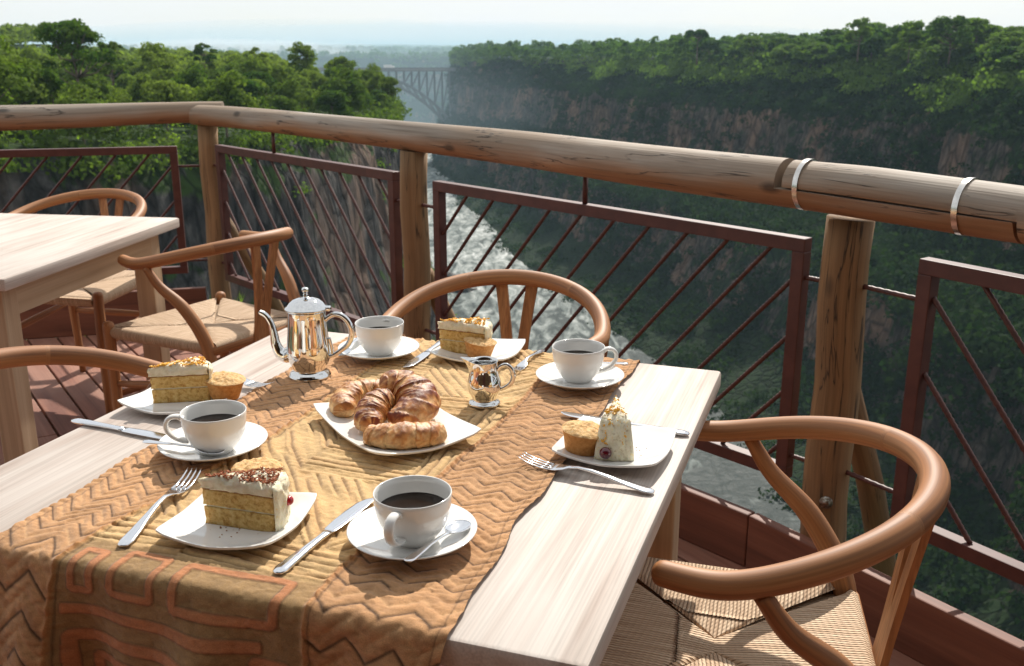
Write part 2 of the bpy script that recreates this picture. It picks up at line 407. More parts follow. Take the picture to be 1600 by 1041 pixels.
post(P1 + Vector((0, 0, 0)), .955, .047, 'slim round wooden post at the railing corner behind the far chairs', (-.2, 1, 0) if False else (.75, .66, 0), (.0, 0))
post(P2, .952, .050, 'round wooden post behind the middle chair, beside the pale river', (.66, .75, 0))
post(P3, .925, .056, 'thick wooden post at the right, bolted, behind the nearest chair', (.74, .66, 0), (-.008, 0), bolt=.22)

def crack(m, path, w=.004):
    m.tube(path, w, 5)

def log(name, pts, rads, label, lap=None, seg=28, group='log top rails of the railing'):
    """lap=(s0,s1,side): between arc lengths s0..s1 only the half on `side` of the split plane stays"""
    P = smooth_path(pts, 14); n = len(P); rr = lerp_list(rads, n)
    V = []; F = []; G = []; al = 0; s = []
    for i in range(n):
        if i: al += (P[i] - P[i - 1]).length
        s.append(al)
    rings = list(range(n))
    # duplicate rings at lap steps
    st = []
    def at(S_):
        i = int(np.searchsorted(s, S_)); i = min(max(i, 1), n - 1); f = (S_ - s[i - 1]) / (s[i] - s[i - 1]); return P[i - 1].lerp(P[i], f), rr[i - 1] * (1 - f) + rr[i] * f
    ss = [(x, 0) for x in s]
    if lap:
        for q in (lap[0], lap[1]):
            if 0 < q < s[-1]: ss += [(q - .001, 0), (q + .001, 0)]
    ss.sort()
    off = random.uniform(0, 9)
    for (a, _) in ss:
        p, r = at(a); i = min(max(int(np.searchsorted(s, a)), 1), n - 1); t = (P[i] - P[i - 1]).normalized()
        b = t.cross(Vector((0, 0, 1))).normalized(); nn = b.cross(t).normalized()
        for k in range(seg):
            an = 2 * PI * k / seg
            rad = r * (1 + .018 * math.sin(an * 2 + a * 1.7) + .012 * math.sin(an * 5 - a * 3.1) + .01 * float(vnoise(a * 5, an * 2, 3.3)))
            x, y = math.cos(an) * rad, math.sin(an) * rad
            if lap and lap[0] <= a <= lap[1]:
                if lap[2] == 'lower': y = min(y, lap[3] * r)
                else: y = max(y, lap[3] * r + .004)
            V.append(p + b * x + nn * y); G.append((a + off, math.cos(an) * rad * 1.0, math.sin(an) * rad))
    m_ = len(ss)
    for i in range(m_ - 1):
        for k in range(seg):
            k2 = (k + 1) % seg; F.append((i * seg + k, i * seg + k2, (i + 1) * seg + k2, (i + 1) * seg + k))
    F.append(tuple(reversed(range(seg)))); F.append(tuple((m_ - 1) * seg + k for k in range(seg)))
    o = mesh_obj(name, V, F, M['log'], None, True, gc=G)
    try: o.data.set_sharp_from_angle(angle=R(38))
    except Exception: pass
    tag(o, label, 'rail', group); return o
z1 = 1.0
JX = Vector((.655, 2.372, z1))
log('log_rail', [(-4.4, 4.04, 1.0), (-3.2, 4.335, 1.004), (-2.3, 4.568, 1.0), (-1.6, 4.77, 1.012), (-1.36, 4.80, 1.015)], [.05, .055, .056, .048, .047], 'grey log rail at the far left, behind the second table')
# middle log: full to the splice, lower half beyond it
mid_len = (Vector((-1.52, 4.87, 1)) - JX).length
midp = [(-1.50, 4.80, 1.0), (-1.15, 4.47, 1.004), (-.4176, 3.665, 1.004), (0, 3.197, 1.002), (.3489, 2.737, 1.0), (.655, 2.372, 1.0), (.80, 2.225, .995), (.965, 2.03, .99), (1.02, 1.955, .99)]
tmp = smooth_path(midp, 14); acc = 0; sJ = None; best = 9
for i in range(1, len(tmp)):
    acc += (tmp[i] - tmp[i - 1]).length
    d = (tmp[i] - JX).length
    if d < best: best = d; sJ = acc
total_mid = acc
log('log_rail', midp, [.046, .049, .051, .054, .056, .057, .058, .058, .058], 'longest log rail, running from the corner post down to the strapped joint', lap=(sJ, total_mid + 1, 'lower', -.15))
rp = [(.665, 2.360, 1.0), (.80, 2.225, .996), (.965, 2.03, .99), (1.15, 1.76, .985), (1.45, 1.32, .98), (1.78, .865, .975)]
tmp = smooth_path(rp, 14); acc = 0; sE = None; best = 9
for i in range(1, len(tmp)):
    acc += (tmp[i] - tmp[i - 1]).length
    d = (tmp[i] - Vector((1.022, 1.952, .99))).length
    if d < best: best = d; sE = acc
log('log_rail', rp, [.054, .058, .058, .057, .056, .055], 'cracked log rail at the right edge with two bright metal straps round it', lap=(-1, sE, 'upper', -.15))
def strap(p, d, r, label):
    d = Vector(d).normalized(); root = MB()
    b = d.cross(Vector((0, 0, 1))).normalized(); nn = b.cross(d).normalized(); V = []; F = []; n = 40
    for i in range(n):
        a = 2 * PI * i / n
        for (w, rr) in ((-.0062, r), (.0062, r), (.0062, r + .0018), (-.0062, r + .0018)):
            V.append(Vector(p) + d * w + (b * math.cos(a) + nn * math.sin(a)) * rr)
    for i in range(n):
        j = (i + 1) % n
        for k in range(4):
            k2 = (k + 1) % 4; F.append((i * 4 + k, i * 4 + k2, j * 4 + k2, j * 4 + k))
    o = mesh_obj('metal_strap', V, F, M['steel'], None, True); tag(o, label, 'strap', 'metal straps round the rail joint')
    try: o.data.set_sharp_from_angle(angle=R(40))
    except Exception: pass
strap((.692, 2.335, 1.0), (.69, -.72, 0), .0583, 'shiny metal strap round the rail just right of the upright cut')
strap((.945, 2.055, .991), (.64, -.76, 0), .0590, 'shiny metal strap round the rail near the right edge of the photo')

def panel(a, b, s0, s1, ztop, zbot, lean, label, stubs, top_stub=None, phase=0.0, pitch=.1335):
    d = (b - a).normalized(); ang = math.atan2(d.y, d.x)
    root = empty('iron_railing', (a.x, a.y, 0), ang, label, 'railing panel', 'iron railing panels')
    t = .034; f = MB()
    f.box(((s0 + s1) / 2, 0, ztop - t / 2), (s1 - s0, t, t), bevel=.002)
    f.box(((s0 + s1) / 2, 0, zbot + t / 2), (s1 - s0, t, t), bevel=.002)
    for s_ in (s0 + t / 2, s1 - t / 2): f.box((s_, 0, (ztop + zbot) / 2), (t, t, ztop - zbot - 2 * t), bevel=.002)
    f.build('frame', M['iron'], root, smooth=False)
    # diagonal rebars
    za, zb = zbot + t, ztop - t; H = zb - za; w0, w1 = s0 + t, s1 - t; k = 1.0 / 1.11
    x = w0 + phase
    while True:
        # bar meets the top rail at x ; runs down to x -/+ H*k
        sg = -1 if lean == 'right' else 1
        xt, zt_ = x, zb; xb, zb_ = x + sg * H * k, za
        pts = [(xt, zt_), (xb, zb_)]
        # clip to [w0,w1]
        def clip(p, q, lim):
            f_ = (lim - p[0]) / (q[0] - p[0]); return (lim, p[1] + (q[1] - p[1]) * f_)
        lo, hi = min(xt, xb), max(xt, xb)
        if lo > w1: break
        if hi > w0 + .02 and lo < w1 - .02:
            P_ = pts[0]; Q_ = pts[1]
            if P_[0] < w0: P_ = clip(pts[0], pts[1], w0)
            if P_[0] > w1: P_ = clip(pts[0], pts[1], w1)
            if Q_[0] < w0: Q_ = clip(pts[0], pts[1], w0)
            if Q_[0] > w1: Q_ = clip(pts[0], pts[1], w1)
            if math.dist(P_, Q_) > .04:
                mb = MB(); nn = max(2, int(math.dist(P_, Q_) / .0065)); path = []; rad = []
                for i in range(nn + 1):
                    f_ = i / nn; path.append((P_[0] + (Q_[0] - P_[0]) * f_, 0, P_[1] + (Q_[1] - P_[1]) * f_)); rad.append(.0054 if i % 2 else .0066)
                mb.tube(path, rad, 8); mb.build('bar', M['rebar'], root)
        x += pitch
        if lean == 'left' and x > w1: break
    for (x0, x1, z) in stubs:
        mb = MB(); nn = 14; mb.tube([(x0 + (x1 - x0) * i / nn, 0, z) for i in range(nn + 1)], [.0055 if i % 2 else .0068 for i in range(nn + 1)], 8); mb.build('stub', M['rebar'], root)
    if top_stub:
        mb = MB(); mb.tube([(top_stub, 0, ztop - .002), (top_stub, 0, ztop + .095)], .008, 8); mb.build('stub', M['rebar'], root)
    return root
# P1->P2 length 1.617, P2->P3 1.713
Lp1 = (P1 - Vector((-2.3014, 4.5685, 0))).length
A1 = Vector((-2.3014, 4.5685, 0))
panel(A1, P1, -1.25, .745, .86, .25, 'right', 'iron railing panel at the far left, behind the second table', [(.74, .85, .765), (.74, .85, .31)], phase=.06, pitch=.148)
panel(P1, P2, .095, 1.51, .87, .222, 'left', 'iron railing panel between corner post and middle post, bars leaning to the left', [(.03, .10, .77), (1.505, 1.58, .765), (.03, .10, .30), (1.505, 1.58, .29)], .62, phase=-.75 + .011)
panel(P2, P3, .128, 1.602, .86, .222, 'right', 'iron railing panel between middle post and thick right post', [(.04, .13, .765), (1.60, 1.67, .762), (.04, .13, .30), (1.60, 1.67, .288)], .847, phase=.004 + .132)
panel(P3, P5, .195, 1.60, .863, .215, 'left', 'iron railing panel at the right edge, right of the thick post', [(.05, .20, .768), (.05, .20, .296)], None, phase=-.52, pitch=.158)

# ------------------------------------------------------------------ tables
def make_table(cx, cy, ang, wu, wv, label, thick=.034):
    root = empty('dining_table', (cx, cy, 0), ang, label, 'table')
    T = .745
    n = 6; pw = wu / n; tb = MB()
    m = MB(); m.box((0, 0, T - thick / 2), (wu, wv, thick), bevel=.006, axis=1)
    m.build('tabletop', M['table'], root, smooth=True, auto=35)
    # boards under the top edge (clamping battens) and apron
    a = MB(); ins = .055
    a.box((-wu / 2 + ins + .012, 0, T - thick - .045), (.024, wv - 2 * ins - .11, .09)); a.build('apron', M['table_side'], root, False)
    a = MB(); a.box((wu / 2 - ins - .012, 0, T - thick - .045), (.024, wv - 2 * ins - .11, .09)); a.build('apron', M['table_side'], root, False)
    a = MB(); a.box((0, wv / 2 - ins - .012, T - thick - .045), (wu - 2 * ins - .11, .024, .09)); a.build('apron', M['table_side'], root, False)
    a = MB(); a.box((0, -wv / 2 + ins + .09, T - thick - .045), (wu - 2 * ins - .05, .024, .09)); a.build('apron', M['table_side'], root, False)
    for sx in (-1, 1):
        for sy in (-1, 1):
            l = MB(); l.box((sx * (wu / 2 - ins - .032), sy * (wv / 2 - ins - .032), (T - thick) / 2), (.066, .066, T - thick - .001), bevel=.004)
            l.build('leg', M['table_side'], root, False)
    return root
TA = math.atan2(-.324, .946)
TC = (-.202, 1.417)
make_table(TC[0], TC[1], TA, .907, .952, 'whitewashed wooden table in front, laid with coffee, cake and croissants on a brown runner')
make_table(-1.662, 2.998, math.atan2(-.15, .989), .905, .952, 'bare whitewashed wooden table at the far left by the railing')
Tu = Vector((math.cos(TA), math.sin(TA), 0)); Tv = Vector((-math.sin(TA), math.cos(TA), 0))
TOP = .745
def tw(u, v, z=0): return Vector((TC[0], TC[1], TOP + z)) + Tu * u + Tv * v

# ------------------------------------------------------------------ wishbone chairs
CW, CB, CT, CZT, CZB = .259, -.272, .088, .678, .748
def make_chair(label):
    root = empty('wishbone_chair', (0, 0, 0), 0, label, 'chair', 'wishbone armchairs with woven cord seats')
    W_ = M['chair']
    pts = []; n = 144
    for i in range(n + 1):
        t = -1 + 2 * i / n; k = .68; sg = 1 if t > 0 else -1
        if abs(t) > k:
            f = (abs(t) - k) / (1 - k); x = CW - .014 * f * f; y = CT * f; z = CZT + .006 * f
        else:
            a = abs(t) / k * PI / 2; x = CW * math.sin(a); y = CB * math.cos(a); z = CZT + (CZB - CZT) * max(0, math.cos(a)) ** .9
        pts.append((x * sg, y, z))
    # smooth z kink
    for _ in range(90):
        q = [pts[0]] + [tuple((pts[i - 1][j] + 2 * pts[i][j] + pts[i + 1][j]) / 4 for j in range(3)) for i in range(1, len(pts) - 1)] + [pts[-1]]; pts = q
    rad = [.0165 + .0035 * (1 - abs(-1 + 2 * i / n)) ** .6 for i in range(n + 1)]
    m = MB(); m.tube(pts, rad, 20, round_end=True, up=(0, 0, 1)); 
    ng = len(m.g) // 20
    for i_, g_ in enumerate(m.g):
        k_ = i_ // 20; q_ = 0 if k_ < ng * .36 else 3.3 if k_ < ng * .60 else 6.1
        m.g[i_] = (g_[0] + q_, g_[1] + q_ * .7, g_[2])
    m.build('armrest_bow', W_, root)
    for s in (-1, 1):
        m = MB(); p = smooth_path([(s * .195, -.225, 0), (s * .196, -.215, .22), (s * .195, -.205, .40), (s * .203, -.185, .48), (s * .222, -.135, .56), (s * .246, -.07, .62), (s * .258, -.032, .675)], 8)
        m.tube(p, lerp_list([.0125, .0165, .0195, .020, .0185, .0145, .0115], len(p)), 16); m.build('rear_leg', W_, root)
    for s in (-1, 1):
        m = MB(); p = [(s * .228, .215, 0), (s * .230, .214, .12), (s * .232, .213, .30), (s * .234, .212, .455)]
        m.tube(p, [.0125, .0155, .0185, .0185], 16, round_end=True); m.build('front_leg', W_, root)
    # Y-shaped splat
    m = MB(); th = .011
    outline = [(-.032, .405), (.032, .405), (.026, .50), (.030, .545), (.052, .735), (.030, .735), (.0, .585), (-.030, .735), (-.052, .735), (-.030, .545), (-.026, .50)]
    # smooth the outline a little by subdividing; front/back faces from quads
    quads = [(-.034, .034, .405), (-.030, .030, .45), (-.029, .029, .49), (-.031, .031, .53)]
    def yy(z): return -.222 - (z - .405) / .33 * .046
    V = []; F = []
    for (xa, xb, z) in quads:
        for (x, yo) in ((xa, -th / 2), (xb, -th / 2), (xb, th / 2), (xa, th / 2)): V.append((x, yy(z) + yo, z))
    for i in range(len(quads) - 1):
        for k in range(4):
            k2 = (k + 1) % 4; F.append((i * 4 + k, i * 4 + k2, i * 4 + 4 + k2, i * 4 + 4 + k))
    F.append((3, 2, 1, 0)); F.append((12, 13, 14, 15)); m.add(V, F, [(v[2], v[0], v[1]) for v in V])
    for s in (-1, 1):
        V = []; F = []; st = [(.0, .031, .529), (.008, .036, .59), (.018, .046, .67), (.027, .057, .742)]
        for (xa, xb, z) in st:
            for (x, yo) in ((s * xa, -th / 2), (s * xb, -th / 2), (s * xb, th / 2), (s * xa, th / 2)): V.append((x, yy(z) + yo, z))
        for i in range(3):
            for k in range(4):
                k2 = (k + 1) % 4; F.append((i * 4 + k, i * 4 + k2, i * 4 + 4 + k2, i * 4 + 4 + k)[::s])
        F.append((3, 2, 1, 0)); F.append((12, 13, 14, 15)); m.add(V, F, [(v[2], v[0], v[1]) for v in V])
    m.build('back_splat', W_, root, smooth=False)
    # rails under the cord, stretchers
    m = MB(); m.tube([(-.195, -.212, .425), (.195, -.212, .425)], .013, 12, flat=1.3); m.build('seat_rail', W_, root)
    for (a, b, nm) in (((-.23, .214, .22), (.23, .214, .22), 0), ((-.195, -.213, .27), (.195, -.213, .27), 0), ((-.231, .21, .26), (-.196, -.21, .31), 0), ((.231, .21, .26), (.196, -.21, .31), 0)):
        m = MB(); P_ = [Vector(a).lerp(Vector(b), f) for f in (0, .25, .5, .75, 1)]; m.tube(P_, [.008, .0105, .012, .0105, .008], 12, flat=1.25); m.build('stretcher', W_, root)
    # woven seat : four triangles, wrapped over the rails
    C = Vector((0, .012, 0)); cz = .433
    cor = [Vector((-.236, .222, 0)), Vector((.236, .222, 0)), Vector((.197, -.212, 0)), Vector((-.197, -.212, 0))]
    V = []; F = []; G = []
    centers = [(-.018, .012), (.018, .012)]
    def tri(a, b, apex_a, apex_b, cut=None):
        e = (b - a); L_ = e.length; e.normalize(); nrm = Vector((-e.y, e.x, 0))
        if nrm.dot(C - a) < 0: nrm = -nrm
        na = 34; nr = 22; base_i = len(V)
        rows = []
        # wrap part : below the rail
        prof = [(.012, -.036), (.002, -.033), (-.006, -.024), (-.009, -.012), (-.006, -.003), (.002, .002)]
        for j in range(len(prof) + nr + 1):
            for i in range(na + 1):
                f = i / na
                if j < len(prof):
                    ins_ = .018
                    p = a + e * (ins_ + (L_ - 2 * ins_) * f) + nrm * prof[j][0]; z = .447 + prof[j][1]; dd = prof[j][0] + prof[j][1]
                else:
                    g = (j - len(prof)) / nr
                    ins_ = .018
                    p0 = a + e * (ins_ + (L_ - 2 * ins_) * f) + nrm * .006
                    ap = apex_a.lerp(apex_b, f)
                    p = p0.lerp(ap, g); dist_c = (p - C).length
                    z = .4505 - .017 * g ** .8 + .004 * math.sin(PI * min(1, g * 1.0)); dd = (p - a).dot(nrm) + .004
                    # slight groove along the diagonals
                    edge = min(f, 1 - f) ; z -= .004 * max(0, 1 - edge / .06) * (1 if g > .02 else 0)
                V.append((p.x, p.y, z)); G.append(((p - a).dot(e), dd, 0))
        rws = len(prof) + nr
        for j in range(rws):
            for i in range(na):
                q = base_i + j * (na + 1) + i; F.append((q, q + 1, q + na + 2, q + na + 1))
    ca, cb = Vector((-.02, .012, 0)), Vector((.02, .012, 0))
    tri(cor[0], cor[1], ca, cb); tri(cor[3], cor[2], ca, cb)
    tri(cor[0], cor[3], ca, ca); tri(cor[1], cor[2], cb, cb)
    # orient
    seat = mesh_obj('woven_seat', V, F, M['cord'], root, True, gc=G)
    bm = __import__('bmesh').new(); bm.from_mesh(seat.data)
    for f in bm.faces:
        if f.normal.z < 0 and f.calc_center_median().z > .44: f.normal_flip()
    bm.to_mesh(seat.data); bm.free()
    m = MB(); m.box((0, 0.004, .424), (.40, .39, .016)); 
    m.build('seat_underside', M['cord'], root, False)
    return root
ch = make_chair('nearest chair, right of the laid table, seen from above with its woven seat')
poses = [(.320, 1.324, 78.7, None),
         (-.047, 2.21, 167.1, 'chair on the far side of the laid table, its bow standing against the pale river'),
         (-.756, 1.632, 250.8, 'chair at the left edge of the photo, on the left side of the laid table'),
         (-.983, 3.143, 58.3, 'chair seen from behind at the right side of the bare second table'),
         (-1.659, 3.709, 167.2, 'chair behind the bare second table, close to the left railing')]
for i, (x, y, r, lb) in enumerate(poses):
    o = ch if i == 0 else copy_tree(ch)
    o.location = (x, y, .001); o.rotation_euler = (0, 0, R(r))
    if lb: o['label'] = lb

# ------------------------------------------------------------------ table runner
def runner():
    u0, u1 = -.283, .302; HN, HF = .255, .07; rb = .012
    wl = HF + .952 + HN
    nu, nv = 330, 720
    U = np.linspace(u0, u1, nu)[None, :].repeat(nv, 0); Wc = np.linspace(0, wl, nv)[:, None].repeat(nu, 1)   # Wc: 0 at far hem .. wl at near hem
    v = .476 + HF - Wc                       # v on the table; beyond -.476 it hangs
    fr = (U - u0) / (u1 - u0)
    # wavy sides
    wob = .0035 * np.sin(v * 13 + 1) + .0025 * np.sin(v * 37) + .004 * fbm(v * 14, 0, 0, 3)
    Ue = U + wob * np.where(fr > .5, (fr - .5) * 2, (.5 - fr) * 1.4)
    sL = -.150 - .02 * (v < -.3) * (-(v) - .3) / .18 + .010 * np.sin(v * 9 + 2) + .03 * np.clip(v, 0, 1); sR = .152 + .008 * np.sin(v * 7 + 1) + .03 * np.clip(v, 0, 1)
    z = np.zeros_like(U)
    wp = fbm(U * 9, v * 9, 1.0, 3); wp2 = fbm(U * 9, v * 9, 7.0, 3)
    Uw, Vw = U + .008 * wp, v + .008 * wp2
    side = (U < sL) | (U > sR)
    # --- zigzag bands
    lam = np.where(U < 0, .062, .056); amp = np.where(U < 0, .017, .011)
    lam = np.where((U < 0) & (v < -.25), .062, lam)
    tri = np.abs(((Uw / lam) % 1) - .5) * 4 - 1
    ph = (Vw + amp * tri * (1 + .25 * wp)) / np.where(v < -.40, .0235, .0165)
    k = np.floor(ph); fz = ph - k
    line = np.exp(-((fz - .5) / .11) ** 2)
    odd = (k % 2 == 0)
    breaks = (fbm(U * 40, v * 40, 3.0, 2) > -.45)
    C = np.zeros((nv, nu, 3)); 
    org = np.array([.50, .27, .125]); dark = np.array([.055, .028, .014]); lite = np.array([.66, .40, .20])
    n1 = fbm(U * 30, v * 30, 2.0, 4)[..., None]; n2 = fbm(U * 120, v * 220, 4.0, 3)[..., None]; n3 = fbm(U * 5, v * 5, 9.0, 3)[..., None]
    sc = org * (1 + .18 * n1 + .30 * n2 + .22 * n3)
    a = (line * breaks)[..., None]
    sc = np.where(odd[..., None], sc * (1 - .92 * a) + dark * .92 * a, sc * (1 - .45 * a) + lite * .45 * a)
    sz = .0016 * np.cos(2 * PI * fz) * -1 * (-1) + .0004 * n2[..., 0]
    sz = .0013 * (1 - np.abs(2 * fz - 1)) ** .7 * -1 + .0013
    sz = .0026 * (np.abs(fz - .5) * 2) ** .5
    # --- middle field : stitched patches on top
    cu, cv = .152, .175
    cell = np.floor((Uw + .5) / cu) * 7 + np.floor((Vw + .7) / cv) * 13
    typ = (np.abs(np.sin(cell * 12.9898) * 43758.5) % 1) * 3
    lu = ((Uw + .5) / cu) % 1; lv = ((Vw + .7) / cv) % 1
    d1 = Vw * 1.0 + Uw * .05
    d2 = Vw * .62 + Uw * .78
    d3 = Uw * .95 + Vw * .2
    lr = np.maximum(np.abs(lu - .5) * cu, np.abs(lv - .5) * cv)
    q = np.where(typ < 1.0, d1, np.where(typ < 1.5, d2, np.where(typ < 2.1, Vw * .62 - Uw * .78, np.where(typ < 2.55, lr, d1 * .96 - Uw * .12)))) / .0155
    fq = q - np.floor(q)
    kq = np.floor(q)
    brk = np.clip(fbm(U * 11 + kq * 3.3, v * 11, 5.0, 2) * 3 + .95, 0, 1)
    ql = np.exp(-((fq - .5) / .10) ** 2) * brk
    khaki = np.array([.62, .41, .19]); kh2 = np.array([.65, .385, .175])
    mix = ((kq % 3) == 0)[..., None] * .35
    mc = (khaki * (1 - mix) + kh2 * mix) * (1 + .16 * n1 + .26 * n2 + .15 * n3)
    seamc = np.exp(-((np.minimum(lu, 1 - lu)) / .025) ** 2) * .35 * (typ != 1)
    al = np.clip(ql * .72 + seamc * .4, 0, 1)[..., None]
    mc = mc * (1 - al) + np.array([.15, .085, .04]) * al
    mz = .0030 * (1 - ql) * (.35 + .65 * brk) + .0006 * np.cos(2 * PI * fq) - .0006 * seamc
    # --- applique on the hanging end
    h = -(v + .476)                            # depth below the edge (negative on top)
    app = np.zeros_like(U); 
    hu, hh = U + .004 * wp, h + .005 * wp2 + .0
    def rect(a0, a1, b0, b1, rd=.010):
        cx, cy = (a0 + a1) / 2, (b0 + b1) / 2; dx = np.abs(hu - cx) - (a1 - a0) / 2 + rd; dy = np.abs(hh - cy) - (b1 - b0) / 2 + rd
        return np.hypot(np.maximum(dx, 0), np.maximum(dy, 0)) + np.minimum(np.maximum(dx, dy), 0) - rd
    rings = np.full_like(U, 9.)
    def ring(a0, a1, b0, b1, w=.0075):
        nonlocal app, rings
        d = rect(a0, a1, b0, b1); m_ = (d < 0) & (d > -w); app = np.where(m_, 1, app); rings = np.minimum(rings, np.minimum(np.abs(d), np.abs(d + w)))
    ring(-.160, -.122, -.035, .030, .011); ring(-.104, -.040, -.045, .026, .011); ring(-.020, .118, -.040, .030, .012)
    st = (hu > -.168) & (hu < .13); b_ = rect(-.170, .10, .044, .059, .004); app = np.where(b_ < 0, 1, app); rings = np.minimum(rings, np.abs(b_))
    ring(-.168, .068, .080, .30, .016); ring(-.140, .040, .110, .28, .014); ring(-.112, .014, .138, .26, .012)
    ring(.084, .138, .062, .30, .013); ring(.100, .125, .095, .28, .006)
    hz = (h > -.045)
    apc = np.array([.48, .20, .085]) * (1 + .2 * n2 + .15 * n1); kd = np.array([.33, .20, .085]) * (1 + .2 * n2 + .15 * n1)
    hc = np.where((app > .5)[..., None], apc, kd); e_ = np.exp(-(rings / .0012) ** 2)[..., None]; hc = hc * (1 - .55 * e_) + np.array([.10, .05, .03]) * .55 * e_
    w_ = np.clip((h + .052) / .012, 0, 1)[..., None]
    mc = mc * (1 - w_) + hc * w_; mz = mz * (1 - w_[..., 0]) + (.0012 + .0011 * (app > .5)) * w_[..., 0]
    # zigzags coarser on the hanging part
    z = np.where(side, sz, mz); C = np.where(side[..., None], sc, mc)
    for sm in (sL, sR):
        d = np.abs(U - sm); a = np.exp(-(d / .0035) ** 2)
        z = z + .0022 * a * (1 + .6 * n2[..., 0]); C = C * (1 - .5 * a[..., None]) + np.array([.50, .20, .06]) * .5 * a[..., None]
        a = np.exp(-((U - sm - .006) / .0014) ** 2)[..., None] * .6; C = C * (1 - a) + dark * a
    for ed in (fr / .02, (1 - fr) / .02):
        a = np.clip(1 - ed, 0, 1); z = z + .0012 * a
    a = np.exp(-((np.minimum(fr, 1 - fr) * .585 - .011) / .0011) ** 2)[..., None] * .5; C = C * (1 - a) + dark * a
    # buckling
    z = z + .0028 * (fbm(U * 8, v * 16, 6.0, 3) + .35) * np.where(side, 1.5, .7) + .0011 * n2[..., 0]
    fringe = np.clip(.012 - np.minimum(fr, 1 - fr) * .585, 0, 1); 
    z = np.maximum(z, .0004) + .0006
    # geometry : path over the edges
    ev = .476 + .002
    arc = rb * PI / 2
    wn = np.array(v)
    Y = np.empty_like(v); Z = np.empty_like(v); ny = np.zeros_like(v); nzv = np.ones_like(v)
    def fold(sgn):
        nonlocal Y, Z, ny, nzv
        t = sgn * v - (ev - rb)
        m1 = (t > 0) & (t <= arc); m2 = t > arc
        an = np.clip(t / rb, 0, PI / 2)
        Y = np.where(m1 | m2, sgn * (ev - rb + rb * np.sin(an)), Y); Z = np.where(m1, -rb * (1 - np.cos(an)), np.where(m2, -rb - (t - arc), Z))
        ny = np.where(m1 | m2, sgn * np.sin(an), ny); nzv = np.where(m1 | m2, np.cos(an), nzv)
    Y[:] = v; Z[:] = 0
    fold(1); fold(-1)
    hang = np.clip(-Z - rb, 0, 1)
    fold_wave = hang * (.17 * np.sin(U * 24 + 1.0) + .08 * np.sin(U * 57)) + hang * .10
    Y = Y + ny * z + np.where(v < 0, -1, 1) * fold_wave * (hang > 0)
    Z = Z + nzv * z
    X = Ue + hang * (-.05)
    P = np.stack([X, Y, Z + .0008], -1).reshape(-1, 3)
    idx = np.arange(nv * nu).reshape(nv, nu)
    F = np.stack([idx[:-1, :-1], idx[1:, :-1], idx[1:, 1:], idx[:-1, 1:]], -1).reshape(-1, 4)
    cols = np.concatenate([np.clip(C, .005, .9), np.ones((nv, nu, 1))], -1).reshape(-1, 4)
    m, t, b = new_mat('runner_cloth'); at = N(t, 'ShaderNodeAttribute', attribute_name='col')
    tcn = N(t, 'ShaderNodeTexCoord'); nn = N(t, 'ShaderNodeTexNoise'); nn.inputs['Scale'].default_value = 900; nn.inputs['Detail'].default_value = 3
    t.links.new(tcn.outputs['Object'], nn.inputs['Vector'])
    rr = ramp(t, [(.3, (.66, .66, .66)), (.7, (1.15, 1.15, 1.15))]); t.links.new(nn.outputs['Fac'], rr.inputs['Fac'])
    mm = N(t, 'ShaderNodeMix', data_type='RGBA', blend_type='MULTIPLY'); mm.inputs['Factor'].default_value = .8
    t.links.new(at.outputs['Color'], mm.inputs['A']); t.links.new(rr.outputs['Color'], mm.inputs['B']); t.links.new(mm.outputs['Result'], b.inputs['Base Color'])
    b.inputs['Roughness'].default_value = .95; b.inputs['Specular IOR Level'].default_value = .1
    b.inputs['Sheen Weight'].default_value = .25; b.inputs['Sheen Roughness'].default_value = .5
    bump(t, b, nn.outputs['Fac'], .8, .0009)
    o = mesh_obj('table_runner', P, F, m, None, True, cols=cols)
    o.location = (TC[0], TC[1], TOP + .0005); o.rotation_euler = (0, 0, TA)
    tag(o, 'brown and tan woven runner with zigzag borders, lying along the front table and hanging over its edge', 'runner')
    o['label'] = 'brown and tan woven runner with zigzag borders hanging over the front table edge'
runner()
RZ = TOP + .0052      # mean runner top

# ------------------------------------------------------------------ china
def make_saucer(label, loc):
    m = MB(); P_ = [(.0, .003), (.022, .003), (.0235, .0), (.026, .0), (.027, .0035), (.045, .0065), (.066, .0135), (.0755, .0185), (.0762, .0198), (.0750, .0203), (.066, .0160), (.046, .0092), (.030, .0066), (.0275, .0060), (.026, .0068), (.0, .0066)]
    m.lathe(P_, 72); o = m.build('saucer', M['china']); o.location = loc; tag(o, label, 'saucer', 'saucers on the front table'); return o
def make_cup(label, loc, rz):
    root = empty('coffee_cup', loc, rz, label, 'cup', 'cups of black coffee on the front table')
    out = [(.0, .0015), (.018, .0015), (.0195, 0), (.0225, 0), (.0235, .003), (.0295, .009), (.0365, .019), (.0415, .031), (.0440, .043), (.0452, .056), (.0455, .0605), (.0449, .0616), (.0440, .0608), (.0432, .054), (.0420, .043), (.0392, .031), (.034, .019), (.027, .0095), (.018, .0055), (.0, .005)]
    m = MB(); m.lathe(out, 72); m.build('cup_body', M['china'], root)
    m = MB(); p = smooth_path([(.0425, 0, .0505), (.050, 0, .0545), (.060, 0, .053), (.0665, 0, .045), (.0655, 0, .034), (.057, 0, .024), (.045, 0, .0185), (.037, 0, .018)], 8)
    m.tube(p, lerp_list([.0042, .0036, .0034, .0034, .0034, .0036, .0040, .0044], len(p)), 14, flat=1.75, up=(0, 1, 0)); m.build('handle', M['china'], root)
    m = MB(); m.lathe([(.0, .0405), (.030, .0405), (.0395, .0406), (.0412, .0411)], 64)
    m.v = m.v; o = mesh_obj('coffee', m.v, m.f[:-2], M['coffee'], root, True)
    bm = __import__('bmesh').new(); bm.from_mesh(o.data); bm.to_mesh(o.data); bm.free()
    return root
